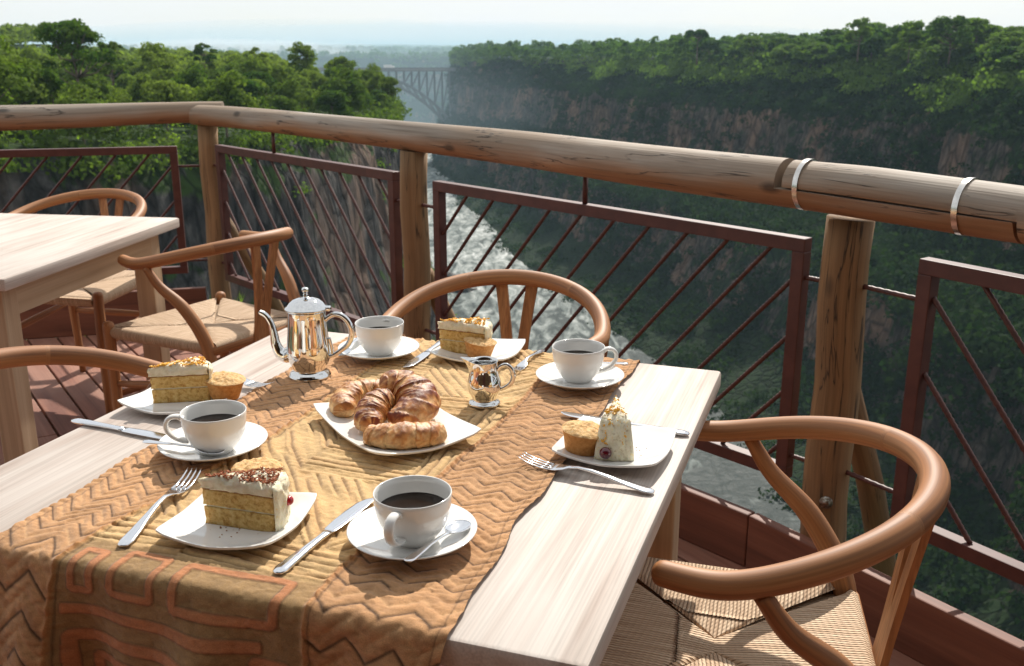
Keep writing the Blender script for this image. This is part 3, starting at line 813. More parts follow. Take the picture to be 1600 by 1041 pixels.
cups = [((-.1167, 1.057), (-.1147, 1.053), -108, 'saucer nearest the camera, under the coffee cup at the front of the runner', 'front coffee cup, its handle pointing at the camera'),
        ((-.428, 1.329), (-.421, 1.318), 186, 'saucer under the left coffee cup, half on bare wood and half on the runner', 'coffee cup at the left with its handle pointing left, before a cake plate'),
        ((-.250, 1.790), (-.247, 1.787), 80, 'saucer at the far end of the table, right of the silver coffee pot', 'coffee cup right of the silver coffee pot, its handle hidden behind it'),
        ((.117, 1.628), (.114, 1.632), 8, 'saucer at the far right of the runner, beyond the right cake plate', 'coffee cup at the far right with its handle pointing right')]
for (sx, sy), (cx, cy), hr, l1, l2 in cups:
    make_saucer(l1, (sx, sy, RZ)); make_cup(l2, (cx, cy, RZ + .0062), R(hr))

def make_plate(name, label, c, rz, hx, hy, corner_h, z, group, bul=.075, px=5):
    """square plate with gently bowed sides and lifted corners"""
    n = 48; V = []; 
    def pos(a, b):
        x = a * (1 - bul * 0) * (1 + bul * (1 - b * b)) ; y = b * (1 + bul * (1 - a * a))
        return x * hx, y * hy
    def zt(a, b):
        r = (abs(a) ** px + abs(b) ** px) ** (1 / px); e = max(0, (r - .5) / .5)
        cr_ = (abs(a) * abs(b)) ** 1.5
        return .0035 + .0065 * min(1, e) ** 1.5 + corner_h * .8 * cr_
    top = {}; bot = {}
    rngv = [-1 + 2 * i / n for i in range(n + 1)]
    for i, a in enumerate(rngv):
        for j, b in enumerate(rngv):
            # round the corners in plan a little
            aa, bb = a, b
            k = max(0, abs(a) + abs(b) - 1.80) / .2
            s_ = 1 - .035 * k
            x, y = pos(aa * s_, bb * s_)
            top[i, j] = len(V); V.append((x, y, zt(a, b) + .0028))
    for i, a in enumerate(rngv):
        for j, b in enumerate(rngv):
            k = max(0, abs(a) + abs(b) - 1.80) / .2; s_ = (1 - .035 * k) * .992
            x, y = pos(a * s_, b * s_); r = max(abs(a), abs(b))
            zz = 0.0 if r < .55 else zt(a, b) - .0005
            bot[i, j] = len(V); V.append((x, y, zz if r < .52 else max(.0008, zt(a, b) - .001)))
    F = []
    for i in range(n):
        for j in range(n):
            F.append((top[i, j], top[i + 1, j], top[i + 1, j + 1], top[i, j + 1]))
            F.append((bot[i, j], bot[i, j + 1], bot[i + 1, j + 1], bot[i + 1, j]))
    for i in range(n):
        F.append((top[i, 0], bot[i, 0], bot[i + 1, 0], top[i + 1, 0])); F.append((top[i + 1, n], bot[i + 1, n], bot[i, n], top[i, n]))
        F.append((top[0, i + 1], bot[0, i + 1], bot[0, i], top[0, i])); F.append((top[n, i], bot[n, i], bot[n, i + 1], top[n, i + 1]))
    o = mesh_obj(name, V, F, M['china'], None, True); o.location = (c[0], c[1], z); o.rotation_euler = (0, 0, rz)
    bv = o.modifiers.new('b', 'BEVEL'); bv.width = .0009; bv.segments = 2; bv.limit_method = 'ANGLE'; bv.angle_limit = R(50)
    tag(o, label, 'plate', group); return o
G_ = 'square cake plates'
make_plate('cake_plate', 'square white plate at the front left, holding the cocoa-topped cake', (-.330, 1.098), R(30.4 - 45), .0715, .0715, .011, RZ, G_)
make_plate('cake_plate', 'square white plate at the right, half on bare wood, with muffin and grape-studded cake', (.148, 1.333), R(23.5 - 45), .0735, .0735, .010, TOP + .0042, G_)
make_plate('cake_plate', 'square white plate at the far end, behind the small silver jug', (-.063, 1.795), R(24.8 - 45), .0715, .0715, .010, RZ, G_)
make_plate('cake_plate', 'square white plate at the left, resting on bare wood behind a coffee cup', (-.543, 1.543), R(25.3 - 45), .0715, .0715, .012, TOP + .0004, G_)
make_plate('serving_plate', 'large rectangular white plate of croissants in the middle of the runner', (-.178, 1.414), math.atan2(.096, .15), .0865, .121, .014, RZ, None, bul=.018)

# ------------------------------------------------------------------ silver
def pot():
    loc = Vector((-.357, 1.672, RZ)); root = empty('coffee_pot', loc, R(-4), 'polished silver coffee pot with domed lid, spout and looped handle', 'coffee pot')
    m = MB(); m.lathe([(.0, .002), (.030, .002), (.0355, .0), (.0372, .002), (.0372, .0045), (.0350, .0062), (.0345, .0085), (.0318, .0105), (.0290, .0135), (.0288, .0165), (.0315, .0215), (.0355, .030), (.0378, .040), (.0378, .050), (.0366, .062), (.0348, .078), (.0336, .094), (.0330, .108), (.0334, .119), (.0345, .1215), (.0322, .1225), (.0, .1228)], 72)
    m.build('pot_body', M['silver'], root)
    m = MB(); m.lathe([(.0, .1222), (.0355, .1222), (.0374, .1235), (.0374, .1262), (.0345, .1275), (.033, .1292), (.0290, .1345), (.022, .1395), (.012, .1425), (.0050, .1437), (.0040, .1465), (.0048, .1485), (.0035, .1500), (.0030, .1515), (.0050, .1530), (.0063, .1560), (.0060, .1590), (.0040, .1612), (.0, .1620)], 64)
    lid = m.build('lid', M['silver'], root)
    m = MB(); m.box((.0385, 0, .1245), (.010, .013, .008), bevel=.002); m.build('hinge', M['silver'], root)
    m = MB(); p = smooth_path([(-.028, 0, .044), (-.040, 0, .038), (-.0515, 0, .043), (-.058, 0, .058), (-.060, 0, .075), (-.0635, 0, .094), (-.072, 0, .1095), (-.083, 0, .1165)], 9)
    m.tube(p, lerp_list([.0165, .0158, .0125, .0098, .0080, .0065, .0055, .0050], len(p)), 20, flat=.85); m.build('spout', M['silver'], root)
    m = MB(); p = smooth_path([(.032, 0, .103), (.040, 0, .110), (.052, 0, .1145), (.066, 0, .109), (.076, 0, .094), (.0775, 0, .076), (.070, 0, .060), (.056, 0, .048), (.0455, 0, .0405), (.0365, 0, .037)], 8)
    m.tube(p, lerp_list([.0038, .0042, .0048, .0052, .0052, .0050, .0046, .0042, .004, .004], len(p)), 16); 
    p = smooth_path([(.0425, 0, .041), (.041, 0, .055), (.0375, 0, .072)], 6); m.tube(p, .0028, 10)
    m.build('handle', M['silver'], root)
pot()
def creamer():
    root = empty('milk_jug', (-.045, 1.530, RZ), R(-8), 'small polished silver milk jug with lip and looped handle', 'jug')
    prof = [(.0, .002), (.021, .002), (.0250, .0), (.0262, .0015), (.0262, .0035), (.0245, .0052), (.0225, .0065), (.0195, .0090), (.0195, .0110), (.0225, .0165), (.0265, .024), (.0278, .032), (.0270, .041), (.0240, .050), (.0218, .058), (.0214, .066), (.0224, .0735), (.0228, .0745), (.0220, .0742), (.0206, .066), (.0206, .056), (.0255, .040), (.0262, .032), (.020, .016), (.0, .014)]
    V = []; F = []; seg = 72; n = len(prof)
    for (r, z) in prof:
        for k in range(seg):
            a = 2 * PI * k / seg; x, y = r * math.cos(a), r * math.sin(a)
            if z > .045:
                w = max(0, -math.cos(a)) ** 14; f = (z - .045) / .03
                x -= w * .017 * f ** 1.8; y *= (1 - .25 * w * f); zz = z + .004 * w * f
            else: zz = z
            V.append((x, y, zz))
    for i in range(n - 1):
        for k in range(seg):
            k2 = (k + 1) % seg; F.append((i * seg + k, i * seg + k2, (i + 1) * seg + k2, (i + 1) * seg + k))
    mesh_obj('jug_body', V, F, M['silver'], root, True)
    m = MB(); p = smooth_path([(.0215, 0, .0585), (.028, 0, .0655), (.036, 0, .068), (.044, 0, .062), (.0475, 0, .050), (.044, 0, .038), (.035, 0, .030), (.0265, 0, .026)], 8)
    m.tube(p, lerp_list([.0022, .0024, .0027, .0028, .0028, .0027, .0024, .0022], len(p)), 12, flat=1.4); m.build('handle', M['silver'], root)
creamer()

# ------------------------------------------------------------------ cutlery   (local +X: from handle end to tip)
def loft(m, st, seg=12):
    V = []; F = []; n = len(st)
    for (x, y, z, hw, ht) in st:
        for k in range(seg):
            a = 2 * PI * k / seg; c_, s_ = math.cos(a), math.sin(a)
            V.append((x, y + hw * math.copysign(abs(c_) ** .8, c_), z + ht * math.copysign(abs(s_) ** .8, s_)))
    for i in range(n - 1):
        for k in range(seg):
            k2 = (k + 1) % seg; F.append((i * seg + k, i * seg + k2, (i + 1) * seg + k2, (i + 1) * seg + k))
    F.append(tuple(reversed(range(seg)))); F.append(tuple((n - 1) * seg + k for k in range(seg))); m.add(V, F)
def place(o, a, b):
    a, b = Vector(a), Vector(b); o.location = a; d = (b - a).normalized()
    z = Vector((0, 0, 1)); y = z.cross(d).normalized(); z = d.cross(y)
    o.rotation_euler = Matrix((d, y, z)).transposed().to_euler()
def knife(label, a, b):
    root = empty('table_knife', (0, 0, 0), 0, label, 'knife', 'table knives beside the plates')
    m = MB(); loft(m, [(0, 0, .0030, .002, .0010), (.002, 0, .0032, .0062, .0022), (.010, 0, .0034, .0088, .0030), (.030, 0, .0034, .0078, .0032), (.060, 0, .0034, .0058, .0032), (.085, 0, .0034, .0050, .0030), (.098, 0, .0034, .0055, .0028), (.104, 0, .0034, .0066, .0024)]); m.build('handle', M['cutlery'], root)
    m = MB(); loft(m, [(.1042, 0, .0034, .0062, .0018), (.110, .0005, .0034, .0086, .0009), (.13, .0008, .0034, .0098, .0008), (.16, .0008, .0034, .0102, .0008), (.185, .0000, .0034, .0092, .0007), (.198, -.0018, .0034, .0064, .0006), (.204, -.0040, .0034, .0030, .0005), (.2055, -.0052, .0034, .0008, .0004)]); m.build('blade', M['cutlery'], root)
    place(root, a, b); return root
def fork(label, a, b, sc=1.0):
    m = MB()
    loft(m, [(0, 0, .0030, .002, .0008), (.002, 0, .0032, .0065, .0016), (.012, 0, .0036, .0092, .0019), (.035, 0, .0055, .0076, .0019), (.065, 0, .0095, .0048, .0020), (.090, 0, .0120, .0036, .0022), (.110, 0, .0122, .0034, .0020), (.122, 0, .0100, .0050, .0015), (.130, 0, .0075, .0095, .0011), (.140, 0, .0052, .0117, .0010), (.152, 0, .0040, .0122, .0009)])
    for k in range(4):
        y = (k - 1.5) * .0066
        loft(m, [(.150, y, .0041, .0022, .0009), (.162, y, .0038, .0017, .0009), (.180, y, .0060, .0014, .0008), (.192, y * .97, .0096, .0011, .0007), (.197, y * .95, .0122, .0005, .0005)], 8)
    o = m.build('table_fork', M['cutlery'], None); o.scale = (sc, sc, sc); tag(o, label, 'fork', 'table forks beside the plates'); place(o, a, b); return o
def spoon(label, a, b):
    m = MB()
    loft(m, [(0, 0, .0022, .002, .0006), (.0015, 0, .0024, .0052, .0011), (.008, 0, .0026, .0066, .0013), (.022, 0, .0032, .0050, .0013), (.045, 0, .0048, .0027, .0013), (.066, 0, .0056, .0020, .0014), (.078, 0, .0052, .0024, .0012), (.084, 0, .0046, .0042, .0009)])
    n = 20; V = []; F = []; ix = {}
    for lay in (0, 1):
        for i in range(9):
            for k in range(n):
                rr = i / 8; a_ = 2 * PI * k / n
                x = .1015 + .0205 * rr * math.cos(a_); y = .0135 * rr * math.sin(a_) * (1 - .12 * math.cos(a_) * -1)
                z = .0058 - .0046 * (1 - rr ** 2.2) - lay * .0009; ix[lay, i, k] = len(V); V.append((x, y, z))
    for lay in (0, 1):
        for i in range(8):
            for k in range(n):
                k2 = (k + 1) % n; q = (ix[lay, i, k], ix[lay, i + 1, k], ix[lay, i + 1, k2], ix[lay, i, k2]); F.append(q if lay == 0 else q[::-1])
    for k in range(n):
        k2 = (k + 1) % n; F.append((ix[0, 8, k], ix[1, 8, k], ix[1, 8, k2], ix[0, 8, k2]))
    m.add(V, F); o = m.build('teaspoon', M['cutlery'], None); tag(o, label, 'spoon', 'teaspoons on the saucers'); place(o, a, b); return o
zr = RZ; zt_ = TOP + .0006
knife('knife lying on the runner, its blade tip under the nearest saucer', (-.2596, .9802, zr), (-.181, 1.169, zr + .001))
knife('knife at the left edge of the table on bare wood, pointing under the left saucer', (-.6886, 1.4609, zt_), (-.5297, 1.3918, zt_ + .001))
knife('knife at the far end, its blade pointing to the camera beside the far plate', (-.1275, 1.905, zr), (-.1901, 1.7146, zr + .0005))
knife('knife showing only tip and handle end behind the right cake plate', (.2676, 1.402, zt_), (.0758, 1.4749, zr + .002))
fork('fork at the front left, tines up beside the cocoa-topped cake', (-.4531, 1.0425, zr), (-.4275, 1.235, zr + .003))
fork('fork at the right, its handle on bare wood before the right plate', (.1865, 1.198, zt_), (.0070, 1.2925, zr + .002))
fork('small fork beyond the milk jug, left of the right saucer', (.0589, 1.8246, zr), (.0030, 1.6800, zr + .001), .80)
fork('fork sticking out from under the left plate, tines towards the coffee pot', (-.573, 1.700, zt_), (-.4130, 1.5960, zt_ + .006))
spoon('teaspoon on the nearest saucer, its handle hanging over the rim', (-.1145, .968, RZ + .0225), (-.0530, 1.075, RZ + .0145))
spoon('teaspoon on the left saucer, its handle reaching out over bare wood', (-.5206, 1.3089, RZ + .023), (-.4000, 1.286, RZ + .0135))
spoon('teaspoon on the far saucer beside the silver coffee pot', (-.290, 1.852, RZ + .021), (-.311, 1.750, RZ + .0150))
spoon('teaspoon half hidden behind the far right coffee cup', (.205, 1.670, RZ + .022), (.085, 1.685, RZ + .014))

# ------------------------------------------------------------------ food
def food_mat(name, stops, scale, rough=.7, bumpd=.001, sss=.0, bs=.7, dust=None, use_col=False, spec=.3):
    m, t, b = new_mat(name); l = t.links.new
    tcn = N(t, 'ShaderNodeTexCoord'); n = N(t, 'ShaderNodeTexNoise'); n.inputs['Scale'].default_value = scale; n.inputs['Detail'].default_value = 8; n.inputs['Roughness'].default_value = .65
    l(tcn.outputs['Object'], n.inputs['Vector']); r = ramp(t, stops); l(n.outputs['Fac'], r.inputs['Fac']); out = r.outputs['Color']
    if use_col:
        at = N(t, 'ShaderNodeAttribute', attribute_name='col'); mm = N(t, 'ShaderNodeMix', data_type='RGBA', blend_type='MULTIPLY'); mm.inputs['Factor'].default_value = 1
        l(at.outputs['Color'], mm.inputs['A']); l(out, mm.inputs['B']); out = mm.outputs['Result']
    if dust:
        n2 = N(t, 'ShaderNodeTexNoise'); n2.inputs['Scale'].default_value = dust[1]; n2.inputs['Detail'].default_value = 6; n2.inputs['Roughness'].default_value = .7; l(tcn.outputs['Object'], n2.inputs['Vector'])
        ge = N(t, 'ShaderNodeNewGeometry'); sp = N(t, 'ShaderNodeSeparateXYZ'); l(ge.outputs['Normal'], sp.inputs[0])
        ml = N(t, 'ShaderNodeMath', operation='MULTIPLY'); l(n2.outputs['Fac'], ml.inputs[0]); l(sp.outputs['Z'], ml.inputs[1])
        r2 = ramp(t, [(.40, (0, 0, 0)), (.60, (dust[2],) * 3)]); l(ml.outputs[0], r2.inputs['Fac'])
        mm = N(t, 'ShaderNodeMix', data_type='RGBA'); l(r2.outputs['Color'], mm.inputs['Factor']); l(out, mm.inputs['A']); mm.inputs['B'].default_value = (*dust[0], 1); out = mm.outputs['Result']
    l(out, b.inputs['Base Color']); b.inputs['Roughness'].default_value = rough; b.inputs['Specular IOR Level'].default_value = spec
    if sss: b.inputs['Subsurface Weight'].default_value = sss; b.inputs['Subsurface Radius'].default_value = (.01, .005, .002); b.inputs['Subsurface Scale'].default_value = .6
    bump(t, b, n.outputs['Fac'], bs, bumpd); return m
M['sponge'] = food_mat('sponge', [(.32, (.40, .19, .04)), (.5, (.68, .43, .14)), (.68, (.80, .60, .27))], 170, .85, .0032, .2)
M['cream'] = food_mat('buttercream', [(.3, (.66, .56, .36)), (.6, (.82, .74, .56))], 120, .5, .0016, .2)
M['cream_speck'] = food_mat('speckled_frosting', [(.3, (.30, .20, .10)), (.40, (.74, .66, .46)), (.55, (.82, .76, .58)), (.70, (.80, .60, .22))], 150, .55, .0022, .15)
M['zest'] = plain('orange_zest', (.85, .45, .04), .5)
M['cocoa'] = plain('cocoa_flakes', (.33, .10, .035), .8)
M['crust'] = food_mat('cake_crust', [(.3, (.22, .08, .025)), (.6, (.38, .17, .06))], 200, .8, .001)
M['muffin'] = food_mat('muffin_side', [(.3, (.40, .16, .04)), (.5, (.56, .26, .075)), (.7, (.64, .34, .12))], 160, .75, .0016, .1)
M['muffin_top'] = food_mat('muffin_top', [(.3, (.42, .21, .07)), (.5, (.64, .40, .17)), (.7, (.74, .54, .30))], 210, .8, .003, .1)
M['croissant'] = food_mat('croissant_crust', [(.28, (.50, .38, .30)), (.5, (.92, .87, .8)), (.7, (1.2, 1.18, 1.1))], 75, .55, .0014, .05, use_col=True, spec=.5, dust=((.86, .74, .58), 210, .4))
M['grape'] = plain('red_grape', (.10, .004, .012), .15, coat=.6)
M['cherry'] = plain('red_cherry', (.42, .01, .02), .15, coat=.6)

def wedge(name, label, loc, rz, Lc, w, h, kind):
    """tip at -x end, outer face at +x"""
    root = empty(name, loc, rz, label, 'cake', 'slices of layer cake')
    half = w / 2; n = 16
    def grid(z0, z1, nz_, inset=0, disp=.0007, nm='sponge', mat=None, jag=0, seed=0, top_noise=0):
        V = []; F = []; ring = []
        # outline points : tip -> right side -> outer arc -> left side
        outl = []
        tipx = -.5 * Lc + inset * 2.2
        for i in range(n): outl.append((tipx + (Lc * .5 - tipx) * i / n, -(half - inset) * (.06 + .94 * i / n)))
        for i in range(8):
            t = i / 8; outl.append((Lc * .5 - inset * .3 + .004 * math.sin(PI * t), -(half - inset) + 2 * (half - inset) * t))
        for i in range(n): outl.append((Lc * .5 - (Lc * .5 - tipx) * i / n, (half - inset) * (1 - .94 * i / n)))
        m_ = len(outl)
        for j in range(nz_ + 1):
            z = z0 + (z1 - z0) * j / nz_
            for i, (x, y) in enumerate(outl):
                d = disp * 2 * float(fbm(x * 160 + seed, y * 160, z * 160, 2)); dd = math.hypot(x, y) + 1e-5
                e_ = 0
                if top_noise and j == nz_: e_ = -.0012
                V.append((x + x / dd * (d + e_), y + y / dd * (d + e_) , z + (0 if j < nz_ else top_noise * float(fbm(x * 85 + seed, y * 85, 1, 3)))))
        for j in range(nz_):
            for i in range(m_): i2 = (i + 1) % m_; F.append((j * m_ + i, j * m_ + i2, (j + 1) * m_ + i2, (j + 1) * m_ + i))
        F.append(tuple(reversed(range(m_))))
        # top grid: fan of rings towards the centreline
        last = nz_ * m_; prev = [last + i for i in range(m_)]
        cx = Lc * .14
        for s_ in (.75, .5, .25):
            cur = []
            for i, (x, y) in enumerate(outl):
                X = cx + (x - cx) * s_; Y = y * s_; cur.append(len(V)); V.append((X, Y, z1 + top_noise * (1.5 * float(fbm(X * 85 + seed, Y * 85, 1, 3)) + .55)))
            for i in range(m_): i2 = (i + 1) % m_; F.append((prev[i], prev[i2], cur[i2], cur[i]))
            prev = cur
        c_ = len(V); V.append((cx, 0, z1 + top_noise * .5))
        for i in range(m_): F.append((prev[i], prev[(i + 1) % m_], c_))
        return mesh_obj(nm, V, F, mat, root, True)
    ct = .012 if kind != 'cocoa' else .011
    g1 = grid(0, h * .40, 8, .0006, .0009, 'sponge', M['sponge'], seed=1)
    g2 = grid(h * .40, h * .44, 2, .0016, .0008, 'filling', M['cream'], seed=2)
    g3 = grid(h * .44, h - ct - .0015, 8, .0, .0009, 'sponge', M['sponge'], seed=3)
    g4 = grid(h - ct - .0015, h - ct, 1, -.0002, .0005, 'crust', M['crust'], seed=4)
    g5 = grid(h - ct, h, 5, -.0014, .0028, 'frosting', M['cream'] if kind != 'grape' else M['cream_speck'], seed=5, top_noise=.0075)
    # frosted outer face
    V = []; F = []; a_, b_ = 22, 18
    for j in range(b_ + 1):
        for i in range(a_ + 1):
            t = i / a_; z = h * j / b_ * .98
            y = -half - .0012 + (w + .0024) * t
            e_ = 1 if (0 < i < a_ and 0 < j < b_) else 0
            x = Lc * .5 + .001 + .004 * math.sin(PI * t) + (.0035 + .004 * float(fbm(y * 140, z * 140, 8.1, 3))) * e_
            V.append((x, y, z))
    for j in range(b_):
        for i in range(a_): q = j * (a_ + 1) + i; F.append((q, q + 1, q + a_ + 2, q + a_ + 1))
    mesh_obj('side_frosting', V, F, M['cream_speck'], root, True)
    # crumbs on top
    mb = MB(); r_ = random.Random(len(label))
    cnt = {'cocoa': 480, 'zest': 190, 'grape': 130}[kind]
    for _ in range(cnt):
        t = r_.random() ** .6; x = -.5 * Lc + Lc * t; y = (r_.random() * 2 - 1) * half * .92 * t
        z = h + .0035 + .0065 * max(0, float(fbm(x * 85 + 5, y * 85, 1, 3)) + .2) + r_.random() * .0015
        if kind == 'grape' and r_.random() < .45: x = Lc * .5 + .006; y = (r_.random() * 2 - 1) * half * .8; z = h * r_.uniform(.45, 1)
        s_ = r_.uniform(.0006, .0014) if kind == 'cocoa' else r_.uniform(.0007, .0015)
        Mx = Matrix.Rotation(r_.random() * 6, 4, 'Z') @ Matrix.Rotation(r_.random() * 3, 4, 'X')
        mb.box((x, y, z), (s_ * (2.2 if kind == 'cocoa' else 4.0), s_ * 1.6, s_), Mx)
    mb.build('cocoa_flakes' if kind == 'cocoa' else 'zest', M['cocoa'] if kind == 'cocoa' else M['zest'], root, False)['kind'] = 'stuff'
    if kind == 'grape':
        for o_ in [g1, g2, g3, g4, g5] + [c for c in root.children if c.name.startswith(('side_frosting', 'zest'))]:
            for v in o_.data.vertices:
                q = max(0, v.co.z / h); v.co.y *= 1.06 - .30 * q ** 1.6; v.co.x -= .020 * q ** 1.8 * max(0, v.co.x / (Lc * .5)); v.co.z *= 1 + .10 * (.5 - v.co.x / Lc)
    if kind in ('grape', 'cocoa'):
        V = MB(); c = (Lc * .5 + (.009 if kind == 'grape' else .010), -.012 if kind == 'grape' else .004, h * (.26 if kind == 'grape' else .50)); rr = .0085 if kind == 'grape' else .0062
        V.lathe([(rr * math.sin(PI * i / 14) + 1e-5, -rr * math.cos(PI * i / 14)) for i in range(15)], 24, c); V.build('grape' if kind == 'grape' else 'cherry', M['grape' if kind == 'grape' else 'cherry'], root)
    return root
wedge('cake_slice', 'cocoa-sprinkled cake slice with a red cherry, on the front left plate', (-.325, 1.094, RZ + .0065), R(-2), .092, .052, .058, 'cocoa')
wedge('cake_slice', 'speckled cake slice with a dark grape, its frosted back facing the camera', (.148, 1.332, TOP + .0108), R(-97), .092, .050, .054, 'grape')
wedge('cake_slice', 'cake slice with orange zest on the far plate behind the milk jug', (-.092, 1.798, RZ + .0065), R(-8), .090, .052, .056, 'zest')
wedge('cake_slice', 'cake slice with zest and thick cream on the left plate', (-.545, 1.545, TOP + .0070), R(24), .088, .050, .058, 'zest')

def muffin(label, loc, r, h, rz=0, tilt=(0, 0)):
    root = empty('muffin', loc, rz, label, 'muffin', 'small brown muffins'); root.rotation_euler = (R(tilt[0]), R(tilt[1]), rz)
    V = []; F = []; seg = 64; prof = [(.0, 0), (.62, 0), (.70, .03), (.74, .12), (.80, .35), (.87, .6), (.94, .82), (.98, .92)]
    for (a, b) in prof:
        for k in range(seg):
            an = 2 * PI * k / seg; rr = r * a * (1 + .012 * math.sin(an * 3 + loc[0] * 50) + .02 * float(fbm(math.cos(an) * 3, math.sin(an) * 3, b * 3 + loc[1] * 9, 3))); V.append((rr * math.cos(an), rr * math.sin(an), b * h))
    for i in range(len(prof) - 1):
        for k in range(seg): k2 = (k + 1) % seg; F.append((i * seg + k, i * seg + k2, (i + 1) * seg + k2, (i + 1) * seg + k))
    mesh_obj('muffin_case', V, F, M['muffin'], root, True)
    V = []; F = []; rings_ = 18
    for i in range(rings_ + 1):
        a = 1 - i / rings_
        for k in range(seg):
            an = 2 * PI * k / seg; x, y = math.cos(an) * a, math.sin(an) * a
            ed = 1 + (.02 * math.sin(an * 3 + loc[0] * 50))
            z = h * (.90 + .17 * (1 - a ** 3)) + .0035 * float(fbm(x * 5 + loc[0] * 30, y * 5, 2.2, 4)) * (1 if a < .97 else .3)
            V.append((x * r * 1.01 * ed, y * r * 1.01 * ed, z))
    for i in range(rings_):
        for k in range(seg): k2 = (k + 1) % seg; F.append((i * seg + k, i * seg + k2, (i + 1) * seg + k2, (i + 1) * seg + k))
    mesh_obj('muffin_top', V, F, M['muffin_top'], root, True)
muffin('muffin beside the grape-studded cake on the right plate', (.098, 1.318, TOP + .0105), .0315, .038, .3, (4, 6))
muffin('muffin before the zest cake on the far plate', (-.062, 1.768, RZ + .0065), .031, .033, 1.2, (6, 3))
muffin('muffin beside the cream cake on the left plate, behind the left cup', (-.476, 1.556, TOP + .0075), .0325, .036, 2.2, (4, -5))
muffin('muffin half hidden behind the cocoa-sprinkled cake on the front left plate', (-.322, 1.160, RZ + .0085), .032, .045, .8, (-6, 4))

def croissant(label, pts, rmax, tint=1.0, seed=0, z0=0, ridges=9, ends=.38):
    P = smooth_path(pts, 12); n0 = len(P); L_ = [0]
    for i in range(1, n0): L_.append(L_[-1] + (P[i] - P[i - 1]).length)
    tot = L_[-1]; n = 110; seg = 44; V = []; Cc = []; F = []
    for i in range(n + 1):
        f = i / n; q = np.interp(f * tot, L_, range(n0)); a = int(min(q, n0 - 2)); p = P[a].lerp(P[a + 1], q - a)
        t = (P[min(a + 2, n0 - 1)] - P[max(a - 1, 0)]).normalized()
        b = t.cross(Vector((0, 0, 1))).normalized(); nn = b.cross(t).normalized()
        g = math.sin(PI * f) ** .55; env = ends + (1 - ends) * g
        if f < .045: env *= math.sqrt(max(.02, 1 - (1 - f / .045) ** 2))
        if f > .955: env *= math.sqrt(max(.02, 1 - (1 - (1 - f) / .045) ** 2))
        for k in range(seg):
            an = 2 * PI * k / seg
            skew = .10 * math.sin(an + seed) + .05 * math.sin(2 * an + seed * 2)
            s_ = (f + skew * .35 - .5) * ridges; s_ = abs(s_) * (1 + .12 * math.sin(seed * 2 + f * 9)) + seed * .13; fr_ = s_ - math.floor(s_)
            step = (1 - fr_) ** .7 * .13 - .06
            nz_ = float(vnoise(f * 9 + seed * 3, math.cos(an) * 1.6, math.sin(an) * 1.6)); nf = float(vnoise(f * 34 + seed, math.cos(an) * 6, math.sin(an) * 6))
            r_ = rmax * env * (1 + step + .10 * nz_ + .055 * nf)
            y = math.sin(an); fl = .86 if y > 0 else .72
            V.append(p + b * math.cos(an) * r_ + nn * y * r_ * fl)
            br = np.clip(.5 + .55 * y + .5 * nz_ + .45 * nf - .55 * fr_ * 1.0 + .1, 0, 1) ** 1.3 * tint
            c1, c2, c3 = np.array([.78, .52, .25]), np.array([.56, .24, .065]), np.array([.24, .065, .018])
            col = c1 * (1 - br / .5) + c2 * (br / .5) if br < .5 else c2 * (1 - (br - .5) / .5) + c3 * ((br - .5) / .5)
            Cc.append((*np.clip(col, .01, 1), 1))
    for i in range(n):
        for k in range(seg): k2 = (k + 1) % seg; F.append((i * seg + k, i * seg + k2, (i + 1) * seg + k2, (i + 1) * seg + k))
    F.append(tuple(reversed(range(seg)))); F.append(tuple(n * seg + k for k in range(seg)))
    zmin = min(v.z for v in V); V = [v + Vector((0, 0, z0 - zmin)) for v in V]
    o0 = sum((v for v in V), Vector()) / len(V); o0.z = z0; V = [v - o0 for v in V]
    o = mesh_obj('croissant', V, F, M['croissant'], None, True, cols=Cc); o.location = o0
    tag(o, label, 'croissant', 'croissants on the big plate'); return o
pz = RZ + .0062
croissant('pale golden croissant lying in front of the other three', [(-.208, 1.338, 0), (-.185, 1.326, .001), (-.155, 1.324, .002), (-.122, 1.334, .001), (-.100, 1.350, 0)], .0235, .72, 1, pz, 6, .62)
croissant('pale crescent croissant at the left of the plate, its blunt tip forward', [(-.255, 1.437, 0), (-.264, 1.465, .001), (-.254, 1.500, .004), (-.226, 1.520, .004), (-.195, 1.513, .002)], .0235, .78, 2, pz, 6.5, .62)
croissant('small dark croissant squeezed in the middle of the heap', [(-.206, 1.370, 0), (-.213, 1.398, .004), (-.206, 1.430, .014), (-.188, 1.450, .018)], .0240, 1.10, 3, pz + .001, 5.5, .6)
croissant('largest brown croissant at the right of the plate, dusted with sugar', [(-.207, 1.474, .032), (-.178, 1.484, .030), (-.150, 1.458, .020), (-.146, 1.418, .012), (-.176, 1.380, .006)], .0325, 1.08, 4, pz, 6.5, .42)
def crumbs(label, c, z, rad, n, mat, seed):
    r_ = random.Random(seed); mb = MB()
    for _ in range(n):
        a = r_.random() * 6.28; q = rad * r_.random() ** .7; s_ = r_.uniform(.0005, .0013)
        mb.box((c[0] + q * math.cos(a), c[1] + q * math.sin(a), z + s_ * .4), (s_ * 1.6, s_, s_ * .8), Matrix.Rotation(r_.random() * 6, 4, 'Z') @ Matrix.Rotation(r_.random() * 3, 4, 'X'))
    o = mb.build('crumbs', mat, None, False); tag(o, label, 'crumbs', None, 'stuff')
crumbs('brown cake crumbs on the front left plate', (-.322, 1.085), RZ + .0063, .050, 60, M['crust'], 3)
crumbs('cake crumbs on the right plate', (.150, 1.315), TOP + .0105, .048, 50, M['crust'], 4)
crumbs('croissant flakes on the big plate', (-.165, 1.405), RZ + .0063, .075, 110, M['muffin'], 5)
#PART3

